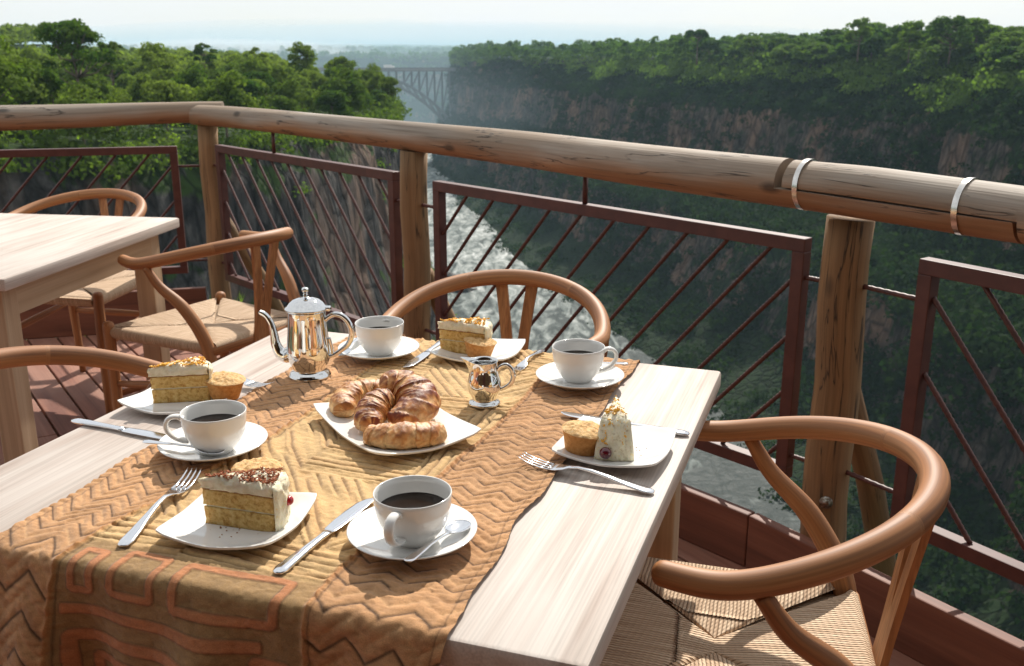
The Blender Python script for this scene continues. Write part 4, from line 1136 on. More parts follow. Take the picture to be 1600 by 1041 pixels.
# ================================================================== landscape
def rock_mat(name, c_lo, c_mid, c_hi, warm, green, gthr):
    m, t, b = new_mat(name); l = t.links.new
    tcn = N(t, 'ShaderNodeTexCoord'); ge = N(t, 'ShaderNodeNewGeometry'); sp = N(t, 'ShaderNodeSeparateXYZ'); l(ge.outputs['Normal'], sp.inputs[0])
    mp = N(t, 'ShaderNodeMapping'); mp.inputs['Scale'].default_value = (.24, .24, .10); l(tcn.outputs['Object'], mp.inputs['Vector'])
    n1 = N(t, 'ShaderNodeTexNoise'); n1.inputs['Scale'].default_value = 1.6; n1.inputs['Detail'].default_value = 9; n1.inputs['Roughness'].default_value = .68; l(mp.outputs['Vector'], n1.inputs['Vector'])
    r1 = ramp(t, [(.32, c_lo), (.5, c_mid), (.68, c_hi)]); l(n1.outputs['Fac'], r1.inputs['Fac'])
    mp2 = N(t, 'ShaderNodeMapping'); mp2.inputs['Scale'].default_value = (.05, .05, .022); l(tcn.outputs['Object'], mp2.inputs['Vector'])
    n2 = N(t, 'ShaderNodeTexNoise'); n2.inputs['Scale'].default_value = 1.3; n2.inputs['Detail'].default_value = 5; l(mp2.outputs['Vector'], n2.inputs['Vector'])
    r2 = ramp(t, [(.50, (0, 0, 0)), (.60, (.85, .85, .85))]); l(n2.outputs['Fac'], r2.inputs['Fac'])
    mw = N(t, 'ShaderNodeMix', data_type='RGBA'); l(r2.outputs['Color'], mw.inputs['Factor']); l(r1.outputs['Color'], mw.inputs['A'])
    wm = N(t, 'ShaderNodeMix', data_type='RGBA', blend_type='MULTIPLY'); wm.inputs['Factor'].default_value = .6; wm.inputs['A'].default_value = (*warm, 1)
    r1b = ramp(t, [(.35, (.35, .35, .35)), (.6, (1.2, 1.2, 1.2))]); l(n1.outputs['Fac'], r1b.inputs['Fac']); l(r1b.outputs['Color'], wm.inputs['B'])
    l(wm.outputs['Result'], mw.inputs['B'])
    # plants on ledges
    n3 = N(t, 'ShaderNodeTexNoise'); n3.inputs['Scale'].default_value = .16; n3.inputs['Detail'].default_value = 8; n3.inputs['Roughness'].default_value = .6; l(tcn.outputs['Object'], n3.inputs['Vector'])
    ad = N(t, 'ShaderNodeMath', operation='MULTIPLY_ADD'); l(sp.outputs['Z'], ad.inputs[0]); ad.inputs[1].default_value = .45; l(n3.outputs['Fac'], ad.inputs[2])
    r3 = ramp(t, [(gthr, (0, 0, 0)), (gthr + .07, (1, 1, 1))]); l(ad.outputs[0], r3.inputs['Fac'])
    gm = N(t, 'ShaderNodeMix', data_type='RGBA'); l(r3.outputs['Color'], gm.inputs['Factor']); l(mw.outputs['Result'], gm.inputs['A']); gm.inputs['B'].default_value = (*green, 1)
    l(gm.outputs['Result'], b.inputs['Base Color']); b.inputs['Roughness'].default_value = .95; b.inputs['Specular IOR Level'].default_value = .15
    vo = N(t, 'ShaderNodeTexVoronoi', feature='DISTANCE_TO_EDGE'); vo.inputs['Scale'].default_value = 1.0; mpv = N(t, 'ShaderNodeMapping'); mpv.inputs['Scale'].default_value = (.34, .34, .13)
    wv = N(t, 'ShaderNodeMix', data_type='VECTOR'); wv.inputs['Factor'].default_value = .06
    l(tcn.outputs['Object'], mpv.inputs['Vector']); l(mpv.outputs['Vector'], vo.inputs['Vector'])
    rv = ramp(t, [(.0, (0, 0, 0)), (.13, (1, 1, 1))]); l(vo.outputs['Distance'], rv.inputs['Fac'])
    ck = N(t, 'ShaderNodeMix', data_type='RGBA', blend_type='MULTIPLY'); ck.inputs['Factor'].default_value = .55; l(gm.outputs['Result'], ck.inputs['A']); l(rv.outputs['Color'], ck.inputs['B']); l(ck.outputs['Result'], b.inputs['Base Color'])
    hh = N(t, 'ShaderNodeMath', operation='MULTIPLY_ADD'); l(rv.outputs['Color'], hh.inputs[0]); hh.inputs[1].default_value = .35; l(n1.outputs['Fac'], hh.inputs[2])
    bump(t, b, hh.outputs[0], 1.0, 2.5); return m
M['rock_left'] = rock_mat('grey_basalt', (.018, .017, .016), (.062, .058, .055), (.155, .145, .135), (.25, .165, .12), (.045, .085, .018), .66)
M['rock_right'] = rock_mat('rusty_basalt', (.02, .017, .015), (.085, .070, .058), (.19, .15, .12), (.25, .155, .11), (.018, .038, .010), .66)

def leaf_mat(name, c1, c2, tr):
    m, t, b = new_mat(name); l = t.links.new
    out = t.nodes['Material Output']; oi = N(t, 'ShaderNodeObjectInfo'); tcn = N(t, 'ShaderNodeTexCoord'); ge = N(t, 'ShaderNodeNewGeometry')
    n = N(t, 'ShaderNodeTexNoise'); n.inputs['Scale'].default_value = .35; n.inputs['Detail'].default_value = 3; l(ge.outputs['Position'], n.inputs['Vector'])
    ad = N(t, 'ShaderNodeMath', operation='MULTIPLY_ADD'); l(oi.outputs['Random'], ad.inputs[0]); ad.inputs[1].default_value = .75
    sb = N(t, 'ShaderNodeMath', operation='SUBTRACT'); l(n.outputs['Fac'], sb.inputs[0]); sb.inputs[1].default_value = .34; l(sb.outputs[0], ad.inputs[2])
    r = ramp(t, [(.1, c1), (.8, c2)]); l(ad.outputs[0], r.inputs['Fac']); l(r.outputs['Color'], b.inputs['Base Color'])
    b.inputs['Roughness'].default_value = .8; b.inputs['Specular IOR Level'].default_value = .04
    tl = N(t, 'ShaderNodeBsdfTranslucent'); mu = N(t, 'ShaderNodeMix', data_type='RGBA', blend_type='MULTIPLY'); mu.inputs['Factor'].default_value = 1; l(r.outputs['Color'], mu.inputs['A']); mu.inputs['B'].default_value = (*tr, 1)
    l(mu.outputs['Result'], tl.inputs['Color']); ms = N(t, 'ShaderNodeMixShader'); ms.inputs[0].default_value = .42; l(b.outputs[0], ms.inputs[1]); l(tl.outputs[0], ms.inputs[2]); l(ms.outputs[0], out.inputs['Surface'])
    return m
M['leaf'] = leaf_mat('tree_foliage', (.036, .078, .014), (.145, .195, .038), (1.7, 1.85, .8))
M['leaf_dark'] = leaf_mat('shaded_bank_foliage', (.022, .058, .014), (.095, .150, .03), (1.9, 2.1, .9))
M['leaf_low_shade'] = leaf_mat('shade_darkened_foliage', (.010, .028, .008), (.048, .078, .018), (1.3, 1.4, .9))  # shade low in the gorge is put into these darker greens
M['grass'] = leaf_mat('bright_grass', (.14, .26, .02), (.27, .38, .045), (1.6, 1.8, .8))
M['bark'] = plain('bark', (.09, .065, .045), .9, 0, 2, (.16, .12, .09), .02)
M['forest_floor'] = plain('forest_floor', (.03, .05, .015), .95, 0, .05, (.06, .085, .025), .3)

def quads(Cn, Nn, size, rg):
    n = len(Cn); Nn = Nn / (np.linalg.norm(Nn, axis=1, keepdims=True) + 1e-9)
    a = rg.normal(size=(n, 3)); T = np.cross(Nn, a); T /= np.linalg.norm(T, axis=1, keepdims=True) + 1e-9; B = np.cross(Nn, T)
    s = size[:, None]; e = rg.uniform(.55, 1.0, (n, 1))
    V = np.stack([Cn - T * s - B * s * e * .3, Cn - B * s * e + Nn * s * .12, Cn + T * s + B * s * e * .2, Cn + B * s * e - Nn * s * .1], 1).reshape(-1, 3)
    return V, np.arange(n * 4).reshape(n, 4)
LAST = []
def crown_pts(Rr, Hh, nclump, nleaf, leaf, rg, flat=False, base=.25, sparse=False):
    """returns centres, normals, sizes of leaf clumps for one crown standing at the origin"""
    Cs, Ns, Ss = [], [], []; LAST.clear()
    for i in range(nclump):
        th = rg.uniform(0, 2 * PI); 
        if flat: zz = rg.uniform(.72, 1.0); rad = Rr * math.sqrt(rg.uniform(0, 1)) * .9
        else:
            zz = rg.uniform(0, 1) ** .8; rad = Rr * math.sqrt(max(.05, 1 - (zz * 1.15 - .35) ** 2)) * rg.uniform(.35, .95) * (1 - .25 * zz)
        c = np.array([math.cos(th) * rad, math.sin(th) * rad, Hh * (base + (1 - base) * zz * .88)])
        rc = Rr * rg.uniform(.24, .42) * (.7 if sparse else 1); LAST.append(c)
        d = rg.normal(size=(nleaf, 3)); d /= np.linalg.norm(d, axis=1, keepdims=True); d[:, 2] = np.where(d[:, 2] < -.35, -d[:, 2], d[:, 2])
        p = c + d * rc * rg.uniform(.55, 1.08, (nleaf, 1)) * np.array([1, 1, .72])
        Cs.append(p); Ns.append(d * .9 + rg.normal(size=(nleaf, 3)) * .55 + np.array([0, 0, .35])); Ss.append(rg.uniform(.6, 1.35, nleaf) * leaf)
    return np.concatenate(Cs), np.concatenate(Ns), np.concatenate(Ss)
def trunk_mesh(Hh, Rr, rg, nb=6, base=.25):
    m = MB(); top = Hh * .72; r0 = max(.12, Hh * .022)
    p = smooth_path([(0, 0, -1.0), (rg.uniform(-.1, .1), rg.uniform(-.1, .1), top * .35), (rg.uniform(-.5, .5), rg.uniform(-.5, .5), top * .7), (rg.uniform(-.7, .7), rg.uniform(-.7, .7), top)], 3)
    m.tube(p, lerp_list([r0, r0 * .8, r0 * .5, r0 * .2], len(p)), 7)
    for c in LAST[:(60 if nb > 8 else 12)]:
        e = Vector(c); lim = e.z - (Vector((e.x, e.y, 0)).length) * .55
        q = min(p, key=lambda v: abs(v.z - max(lim, top * .3))); mid = q.lerp(e, .5) + Vector((rg.uniform(-.1, .1), rg.uniform(-.1, .1), -.10)) * (e - q).length
        m.tube([q, mid, e], [r0 * .42, r0 * .28, r0 * .10], 5)
    for k in range(0):
        q = p[int(len(p) * rg.uniform(.35, .85))]; th = rg.uniform(0, 2 * PI); L_ = Rr * rg.uniform(.55, .9)
        e = q + Vector((math.cos(th) * L_, math.sin(th) * L_, L_ * rg.uniform(.35, .9))); mid = q.lerp(e, .5) + Vector((0, 0, -.08 * L_))
        m.tube([q, mid, e], [r0 * .45, r0 * .3, r0 * .1], 5)
    return m
tg = np.random.default_rng(5)
PROTO = []
def proto(Rr, Hh, ncl, nl, leaf, mat, flat=False, base=.25, sparse=False, nb=6, name='tree'):
    root = empty(name, (0, 0, -500)); C_, N_, S_ = crown_pts(Rr, Hh, ncl, nl, leaf, tg, flat, base, sparse); V, F = quads(C_, N_, S_, tg)
    mesh_obj('crown', V, F, mat, root, False); trunk_mesh(Hh, Rr, tg, nb, base).build('trunk', M['bark'], root); PROTO.append(root); return root
protoL = [proto(4.2, 7.5, 26, 170, .23, M['leaf']), proto(3.6, 6.5, 22, 170, .22, M['leaf']), proto(4.8, 9.0, 30, 170, .25, M['leaf']), proto(3.3, 8.5, 22, 170, .22, M['leaf'], base=.35), proto(4.6, 6.2, 24, 180, .24, M['leaf'], base=.15)]
protoR = [proto(5.0, 9.0, 24, 95, .42, M['leaf_dark']), proto(4.4, 8.0, 22, 95, .40, M['leaf_dark']), proto(5.6, 10.5, 28, 95, .44, M['leaf_dark'], base=.3), proto(4.2, 11, 22, 95, .40, M['leaf_dark'], base=.4)]

def sheet(name, rim, side, prof, mat, ds=1.6, flute=3.0, but=8.0, seed=0, sub=3.0, group=None, label=None):
    """rim: (x, y, zoff, scale).  profile (d, z): d>0 goes towards the river.  returns object + sampler arrays"""
    P = np.array([tuple(p[:2]) for p in rim], float); zo = np.array([p[2] for p in rim]); sc = np.array([p[3] for p in rim])
    V3 = [Vector((x, y, 0)) for x, y in P]; sm = smooth_path(V3, 20); X = np.array([[p.x, p.y] for p in sm])
    k = np.linspace(0, len(rim) - 1, len(sm)); zo = np.interp(k, range(len(rim)), zo); sc = np.interp(k, range(len(rim)), sc)
    seg = np.hypot(*(X[1:] - X[:-1]).T); s = np.concatenate([[0], np.cumsum(seg)]); ns = int(s[-1] / ds); S_ = np.linspace(0, s[-1], ns)
    X = np.stack([np.interp(S_, s, X[:, 0]), np.interp(S_, s, X[:, 1])], 1); zo = np.interp(S_, s, zo); sc = np.interp(S_, s, sc)
    T = np.gradient(X, axis=0); T /= np.linalg.norm(T, axis=1, keepdims=True); Nn = np.stack([T[:, 1], -T[:, 0]], 1) * side
    for _ in range(12): Nn[1:-1] = (Nn[:-2] + Nn[1:-1] * 2 + Nn[2:]) / 4
    Nn /= np.linalg.norm(Nn, axis=1, keepdims=True)
    d = []; z = []
    for (d0, z0), (d1, z1_) in zip(prof[:-1], prof[1:]):
        L_ = math.hypot(d1 - d0, z1_ - z0); n = max(1, int(L_ / (sub if d0 >= -1 else 9)))
        for i in range(n): d.append(d0 + (d1 - d0) * i / n); z.append(z0 + (z1_ - z0) * i / n)
    d.append(prof[-1][0]); z.append(prof[-1][1]); d = np.array(d)[None, :]; z = np.array(z)[None, :]
    act = np.clip((d + 6) / 10, 0, 1) * np.clip((prof[-1][0] - d) / 20 + .25, 0, 1)
    s2 = S_[:, None]; zz = z + 0 * s2
    steep = np.clip(-np.gradient(z[0]) / (np.gradient(d[0]) + 1e-3), 0, 6)[None, :] / 6
    dis = but * fbm(s2 / 55 + seed, z / 160, 0.3, 3) + flute * fbm(s2 / 9 + seed, z / 45, 1.3, 3) * (.4 + .6 * steep) + flute * .45 * (1 - np.abs(vnoise(s2 / 3.4 + seed, z / 22, 2.1))) * steep
    dd = d * sc[:, None] + dis * act * np.clip(sc[:, None] + .2, 0, 1)
    zf = zz * 1.0
    zf = zf + (zo[:, None]) * np.clip((z + 100) / 100, 0, 1) + 2.2 * fbm(s2 / 22 + seed, d / 14, 4.4, 3) * (1 - steep) * np.clip(1 - (z + 101) * -0.0, 0, 1) * (z > -99)
    PX = X[:, None, 0] + Nn[:, None, 0] * dd; PY = X[:, None, 1] + Nn[:, None, 1] * dd
    V = np.stack([PX, PY, zf], -1); nd = d.shape[1]; idx = np.arange(ns * nd).reshape(ns, nd)
    F = np.stack([idx[:-1, :-1], idx[1:, :-1], idx[1:, 1:], idx[:-1, 1:]], -1).reshape(-1, 4)
    if side < 0: F = F[:, ::-1]
    o = mesh_obj(name, V.reshape(-1, 3), F, mat, None, True); o['kind'] = 'structure'
    return o, V, d[0], z[0], S_
CAMV = (math.cos(PITCH), math.sin(PITCH))
def topx(x, y, z):
    h = 1.311 - z; zz = y * CAMV[0] + h * CAMV[1]; v = (h * CAMV[0] - y * CAMV[1]) / zz
    return 800 + 1556 * x / zz, 520.5 + 1556 * v

# ---- left bank (same side as the deck) with its cliff
rimL = [(-150, 70, 5.5, 1), (-95, 84, 5, 1), (-62, 100, 4.6, 1), (-49, 118, 3.4, 1), (-40, 141, 1.5, 1), (-33, 168, 0, 1), (-28, 203, 0, 1), (-27, 236, 0, .9), (-38, 275, 0, .9), (-66, 340, 0, .9), (-96, 430, 1, .9), (-135, 580, 1, 1), (-185, 800, 0, 1), (-300, 1020, -2, 1)]
profL = [(-420, -3), (-200, -6), (-70, -10), (-14, -11), (0, -12.5), (2, -18), (4, -36), (6.5, -46), (8, -60), (12, -68), (15, -84), (21, -94), (34, -101.5)]
oL, VL, dL, zL, sL_ = sheet('cliff', rimL, 1, profL, M['rock_left'], ds=1.1, flute=2.6, but=6, seed=3, sub=1.4)
# ---- right wall of the gorge
rimR = [(150, -40, 0, 1), (152, 80, 0, 1), (158, 180, 0, 1), (160, 250, 0, 1), (153, 320, 0, 1.05), (138, 385, -1, 1.11), (118, 450, -2, 1.07), (95, 520, -3, 1.02), (72, 610, -4, .95), (45, 700, -6, .9), (8, 780, -7, .62), (-36, 850, -8, .28), (-52, 930, -9, .2), (-25, 1010, -9, .3), (80, 1080, -9, .5), (260, 1130, -8, .6)]
profR = [(-520, 2), (-200, 0), (-60, -1), (-8, -1.5), (0, -3), (9, -10), (20, -22), (23, -38), (27, -50), (33, -55), (60, -61), (63, -74), (67, -87), (80, -95), (100, -101.5)]
oR, VR, dR, zR, sR_ = sheet('cliff', rimR, -1, profR, M['rock_right'], ds=1.5, flute=4.2, but=14, seed=8, sub=1.9)
# ---- far side of the next reach
rimF = [(-900, 1330, -8, 1), (-500, 1290, -8, 1), (-300, 1230, -9, 1), (-150, 1190, -9, 1), (0, 1180, -9, 1), (200, 1230, -9, 1), (500, 1300, -8, 1), (900, 1400, -8, 1)]
oF, VF, dF, zF, sF_ = sheet('cliff', rimF, 1, profR, M['rock_right'], ds=5, flute=5, but=22, seed=21, sub=5)

# ---- rolling country to the horizon, as one sheet
def far_ground():
    na, nr = 220, 200
    az = np.linspace(-R(62), R(62), na)[:, None]; rr = (1150 * (12500 / 1150) ** np.linspace(0, 1, nr))[None, :]
    X = np.sin(az) * rr; Y = np.cos(az) * rr + 250
    Z = -12 + 5 * fbm(X / 500, Y / 500, 0.5, 4) + 2.5 * fbm(X / 60, Y / 60, 3.5, 3)
    Z = Z + np.clip((rr - 2800) / 5200, 0, 1) * (17 + 9 * fbm(az * 3.5, 0, 4.5, 3)) + 26 * np.clip((rr - 6000) / 4000, 0, 1) * (.5 + .5 * fbm(az * 5 + 2, rr / 4000, 2, 2)) * .8
    P = np.stack([X + 0 * Z, Y + 0 * Z, Z], -1).reshape(-1, 3); idx = np.arange(na * nr).reshape(na, nr)
    F = np.stack([idx[:-1, :-1], idx[:-1, 1:], idx[1:, 1:], idx[1:, :-1]], -1).reshape(-1, 4)[:, ::-1]
    o = mesh_obj('hills', P, F, M['forest_floor'], None, True); o['kind'] = 'structure'
    return X, Y, Z
FX, FY, FZ = far_ground()
# base ground under everything, down at river level
g = MB(); g.v = [(-3000, -1200, -104), (3000, -1200, -104), (3000, 3000, -104), (-3000, 3000, -104)]; g.f = [(0, 1, 2, 3)]; g.g = g.v
g.build('ground', M['forest_floor'])['kind'] = 'structure'

# ---- river
def water_mat():
    m, t, b = new_mat('silty_foam_and_glare'); l = t.links.new
    tcn = N(t, 'ShaderNodeTexCoord')
    mp = N(t, 'ShaderNodeMapping'); mp.inputs['Scale'].default_value = (.085, .024, 1); mp.inputs['Rotation'].default_value = (0, 0, R(8)); l(tcn.outputs['Object'], mp.inputs['Vector'])
    n1 = N(t, 'ShaderNodeTexNoise'); n1.inputs['Scale'].default_value = 2.2; n1.inputs['Detail'].default_value = 9; n1.inputs['Roughness'].default_value = .62; n1.inputs['Distortion'].default_value = 1.2; l(mp.outputs['Vector'], n1.inputs['Vector'])
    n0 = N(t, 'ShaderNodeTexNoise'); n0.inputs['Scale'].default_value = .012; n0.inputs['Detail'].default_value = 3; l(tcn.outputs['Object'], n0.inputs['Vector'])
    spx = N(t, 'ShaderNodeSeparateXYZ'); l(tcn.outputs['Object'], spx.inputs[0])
    far_glare = N(t, 'ShaderNodeMapRange'); far_glare.inputs['From Min'].default_value = 240; far_glare.inputs['From Max'].default_value = 480; far_glare.inputs['To Min'].default_value = -.22; far_glare.inputs['To Max'].default_value = .03; l(spx.outputs['Y'], far_glare.inputs['Value'])  # paler with distance: sky glare on the far water painted into the colour
    a1 = N(t, 'ShaderNodeMath', operation='MULTIPLY_ADD'); l(n0.outputs['Fac'], a1.inputs[0]); a1.inputs[1].default_value = .35; l(far_glare.outputs[0], a1.inputs[2])
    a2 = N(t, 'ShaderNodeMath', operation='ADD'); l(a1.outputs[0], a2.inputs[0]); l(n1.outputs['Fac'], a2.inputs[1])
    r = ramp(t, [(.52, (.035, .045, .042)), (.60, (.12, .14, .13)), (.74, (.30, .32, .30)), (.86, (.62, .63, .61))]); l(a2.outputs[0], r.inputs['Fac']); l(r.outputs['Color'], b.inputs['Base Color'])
    b.inputs['Roughness'].default_value = .45
    n2 = N(t, 'ShaderNodeTexNoise'); n2.inputs['Scale'].default_value = .35; n2.inputs['Detail'].default_value = 6; l(tcn.outputs['Object'], n2.inputs['Vector'])
    ad = N(t, 'ShaderNodeMath', operation='ADD'); l(n1.outputs['Fac'], ad.inputs[0]); l(n2.outputs['Fac'], ad.inputs[1])
    b.inputs['Specular IOR Level'].default_value = .05
    bump(t, b, ad.outputs[0], .6, .8); return m
rx, ry = np.meshgrid(np.linspace(-420, 160, 200), np.linspace(-150, 1250, 320), indexing='ij')
rz = -99.6 + .35 * fbm(rx / 9, ry / 14, 1, 3)
idx = np.arange(rx.size).reshape(rx.shape)
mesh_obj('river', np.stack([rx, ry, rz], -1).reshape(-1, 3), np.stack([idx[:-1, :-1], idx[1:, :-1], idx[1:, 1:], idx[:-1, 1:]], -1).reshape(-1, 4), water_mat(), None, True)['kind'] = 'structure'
# boulders along the shores
def boulders():
    M['boulder'] = plain('wet_basalt', (.03, .028, .026), .7, 0, .3, (.09, .08, .07), .4)
    k_ = 0
    spots = [(-27, 425, 9, 5), (-22, 418, 6, 3.5), (-33, 436, 7, 4)]
    for (x, y, r_, h_) in spots:
        n = 18; V = []; F = []
        for i in range(n + 1):
            ph = PI * i / n
            for k in range(24):
                th = 2 * PI * k / 24; dx, dy, dz = math.sin(ph) * math.cos(th), math.sin(ph) * math.sin(th), math.cos(ph); q = 1 + .45 * float(fbm(dx * 1.7 + x, dy * 1.7, dz * 1.7, 3)); V.append((dx * r_ * q, dy * r_ * q, dz * h_ * q))
        for i in range(n):
            for k in range(24): F.append((i * 24 + k, (i + 1) * 24 + k, (i + 1) * 24 + (k + 1) % 24, i * 24 + (k + 1) % 24))
        o = mesh_obj('boulder', V, F, M['boulder'], None, False); o.location = (x, y, -99.5); tag(o, 'dark boulder in the pale river, seen between the middle chair bow and the railing', 'rock', 'dark boulders in the river')
        o['label'] = {9: 'largest dark rock in the pale river, seen under the bow of the middle chair', 6: 'smallest dark rock in the pale river, right of the largest one', 7: 'dark rock in the pale river, just beyond and left of the largest one'}[r_]
boulders()

# ---- shrubs on the walls (uncountable) and trees
def pick(V, mask_fn, n, rg, win=(-60, 1660, -40, 1100)):
    """random points on the sheet, inside the picture, by probability mask"""
    ns, nd = V.shape[:2]; out = []
    i = rg.integers(0, ns - 1, n * 14); j = rg.integers(0, nd - 1, n * 14); f = rg.random((n * 14, 2))
    P = V[i, j] + (V[np.minimum(i + 1, ns - 1), j] - V[i, j]) * f[:, :1] + (V[i, np.minimum(j + 1, nd - 1)] - V[i, j]) * f[:, 1:]
    # area weight
    A = np.linalg.norm(np.cross(V[i + 1, j] - V[i, j], V[i, j + 1] - V[i, j]), axis=1); w = mask_fn(i, j, P) * A
    sx, sy = topx(P[:, 0], P[:, 1], P[:, 2]); ok = (sx > win[0]) & (sx < win[1]) & (sy > win[2]) & (sy < win[3]) & (P[:, 1] > 20)
    w = w * ok; w = w / w.sum(); sel = rg.choice(len(P), size=min(n, int((w > 0).sum())), replace=False, p=w); return P[sel]
def shrubs(name, P, rmin, rmax, nl, leaf, mat, rg, label, cat, squash=.75):
    n = len(P); r_ = rg.uniform(rmin, rmax, n)
    size_mix = 1; r_ = r_ * np.where(rg.random(n) < .18, 1.55, 1.0); d = rg.normal(size=(n, nl, 3)); d /= np.linalg.norm(d, axis=2, keepdims=True); d[..., 2] = np.abs(d[..., 2]) * 1.0 - .25
    lump = 1 + .35 * np.sin(d[..., 0:1] * 5 + rg.uniform(0, 6, (n, 1, 1))) * np.cos(d[..., 1:2] * 4 + rg.uniform(0, 6, (n, 1, 1)))
    C_ = P[:, None, :] + d * r_[:, None, None] * rg.uniform(.5, 1.05, (n, nl, 1)) * lump * np.array([1, 1, squash])
    C_[..., 2] += (r_ * .35)[:, None]
    Nn = d + rg.normal(size=d.shape) * .5 + np.array([0, 0, .3])
    V, F = quads(C_.reshape(-1, 3), Nn.reshape(-1, 3), (rg.uniform(.6, 1.4, (n, nl)) * leaf * (r_ / rmax)[:, None] ** .5).ravel(), rg)
    o = mesh_obj(name, V, F, mat, None, False); tag(o, label, cat, None, 'stuff'); return o
vg = np.random.default_rng(77)
def maskR(i, j, P):
    z = zR[j]; d = dR[j]; nn = fbm(P[:, 0] / 16, P[:, 1] / 16, P[:, 2] / 22, 3)
    w = np.where((z > -24), 1.1, np.where(z > -50, .10 + .9 * (nn > .12), np.where(z > -63, 1.3, np.where(z > -88, .14 + .8 * (nn > .12), .65 * (nn > -.15) + .05))))
    w = w * (d > -4); dist = np.hypot(P[:, 0], P[:, 1]); return w * np.clip(1.15 - (z < -95) * .8, .1, 1) * (420 / dist) ** .7
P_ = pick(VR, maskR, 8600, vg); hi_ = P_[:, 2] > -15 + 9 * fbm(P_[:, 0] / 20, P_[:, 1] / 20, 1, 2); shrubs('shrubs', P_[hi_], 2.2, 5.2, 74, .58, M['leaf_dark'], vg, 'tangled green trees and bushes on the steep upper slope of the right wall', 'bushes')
P_ = P_[~hi_]; shrubs('shrubs', P_, 1.5, 4.4, 46, .62, M['leaf_low_shade'], vg, 'dense shade-darkened green bushes and creepers clinging to the right wall of the gorge', 'bushes')
def maskL(i, j, P):
    z = zL[j]; nn = fbm(P[:, 0] / 9, P[:, 1] / 9, P[:, 2] / 14, 3); return np.where(z > -11.5, .8 * (dL[j] > -12), np.where(z > -60, .015 + .5 * (nn > .30), .25 + .6 * (nn > .05))) * (P[:, 1] < 420)
P_ = pick(VL, maskL, 420, vg); shrubs('shrubs', P_, .7, 2.6, 130, .20, M['leaf_dark'], vg, 'green bushes growing from ledges of the grey cliff on the left', 'bushes')
P_ = pick(VF, lambda i, j, P: np.where(zF[j] > -60, 1., .5) * (dF[j] > -30), 1500, vg); shrubs('shrubs', P_, 4, 8, 26, 1.6, M['leaf_dark'], vg, 'hazy blue-green bushes on the far cliff beyond the bridge', 'bushes')
P_ = pick(VL, lambda i, j, P: 1.0 * (dL[j] < 1.5) * (dL[j] > -60) * (P[:, 2] > -15) * (1 + 3 * (dL[j] > -22)) * (P[:, 1] > 104) * (P[:, 1] < 330), 3600, vg, win=(-60, 680, -400, 400)); shrubs('shrubs', P_, 1.2, 2.8, 80, .30, M['leaf'], vg, 'sunlit yellow-green undergrowth between the trees of the left bank', 'bushes')
# bright grass along the near rim of the left cliff
P_ = pick(VL, lambda i, j, P: 1.0 * (dL[j] > -30) * (dL[j] < -.5) * (P[:, 2] > -14) * (P[:, 1] < 150) * (P[:, 0] > -110), 5200, vg, win=(-60, 300, -40, 1100))
shrubs('grass', P_, .4, 1.3, 16, .22, M['grass'], vg, 'bright green grass along the rim of the left cliff', 'grass')

def spaced(P, dmin):
    keep = []; cell = {}
    for p in P:
        k = (int(p[0] // dmin), int(p[1] // dmin)); ok = True
        for a in (-1, 0, 1):
            for b in (-1, 0, 1):
                for q in cell.get((k[0] + a, k[1] + b), ()):
                    if (q[0] - p[0]) ** 2 + (q[1] - p[1]) ** 2 < dmin * dmin: ok = False
        if ok: keep.append(p); cell.setdefault(k, []).append(p)
    return np.array(keep)
def zone(p, h=5):
    sx, sy = topx(p[0], p[1], p[2] + h); return sx, math.hypot(p[0], p[1])
def labL(p):
    sx, d = zone(p); a = 'at the left edge' if sx < 90 else 'above the bare table' if sx < 230 else 'above the corner post' if sx < 400 else 'above the middle panel' if sx < 520 else 'at the tip of the bank'
    return '%s green tree of the left bank canopy, %s' % ('front row' if d < 165 else 'middle row' if d < 215 else 'back row', a)
def labR(p):
    sx, d = zone(p); a = 'near the distant bridge' if sx < 850 else 'above the milk jug' if sx < 980 else 'above the far right cup' if sx < 1130 else 'left of the strapped joint' if sx < 1240 else 'between the two straps' if sx < 1500 else 'at the right edge'
    return '%s dark tree of the right rim, %s' % ('nearer' if d < 400 else 'farther', a)
LB = 'one of the many green trees of the dense canopy on the left bank'
RB = 'one of the many dark green trees lining the top of the right gorge wall'
used = set()
def put(pr, p, sc, rz, label, group, zs=1.0):
    o = pr if id(pr) not in used else copy_tree(pr)
    used.add(id(pr)); o.location = p; o.scale = (sc, sc, sc * zs); o.rotation_euler = (0, 0, rz); tag(o, label, 'tree', group); return o
# left canopy
P_ = pick(VL, lambda i, j, P: 1.0 * (dL[j] < -3) * (P[:, 1] > 96) * (P[:, 1] < 620), 2600, vg, win=(-60, 660, -400, 400)); P_ = P_[np.argsort(P_[:, 1])]; P_ = spaced(P_, 5.6)
near = P_[:165]; rest = P_[165:]
for p in near:
    put(protoL[int(vg.integers(0, 5))], (p[0], p[1], p[2]), vg.uniform(.62, 1.02), vg.uniform(0, 6.28), labL(p), 'trees of the left bank canopy', vg.uniform(.9, 1.15))
def bulk(name, P, hmin, hmax, ncl, nl, leaf, mat, rg, label, frac=.55):
    Cs, Ns, Ss = [], [], []
    tmpl = [crown_pts(1.0 * frac, 1.0, ncl, nl, leaf, rg) for _ in range(6)]
    for p in P:
        h = rg.uniform(hmin, hmax); c, n_, s_ = tmpl[int(rg.integers(0, 6))]; a = rg.uniform(0, 6.28); ca, sa = math.cos(a), math.sin(a)
        q = np.stack([c[:, 0] * ca - c[:, 1] * sa, c[:, 0] * sa + c[:, 1] * ca, c[:, 2]], 1) * h + np.asarray(p); Cs.append(q); Ns.append(n_); Ss.append(s_ * h)
    V, F = quads(np.concatenate(Cs), np.concatenate(Ns), np.concatenate(Ss), rg); o = mesh_obj(name, V, F, mat, None, False); tag(o, label, 'woodland', None, 'stuff'); return o
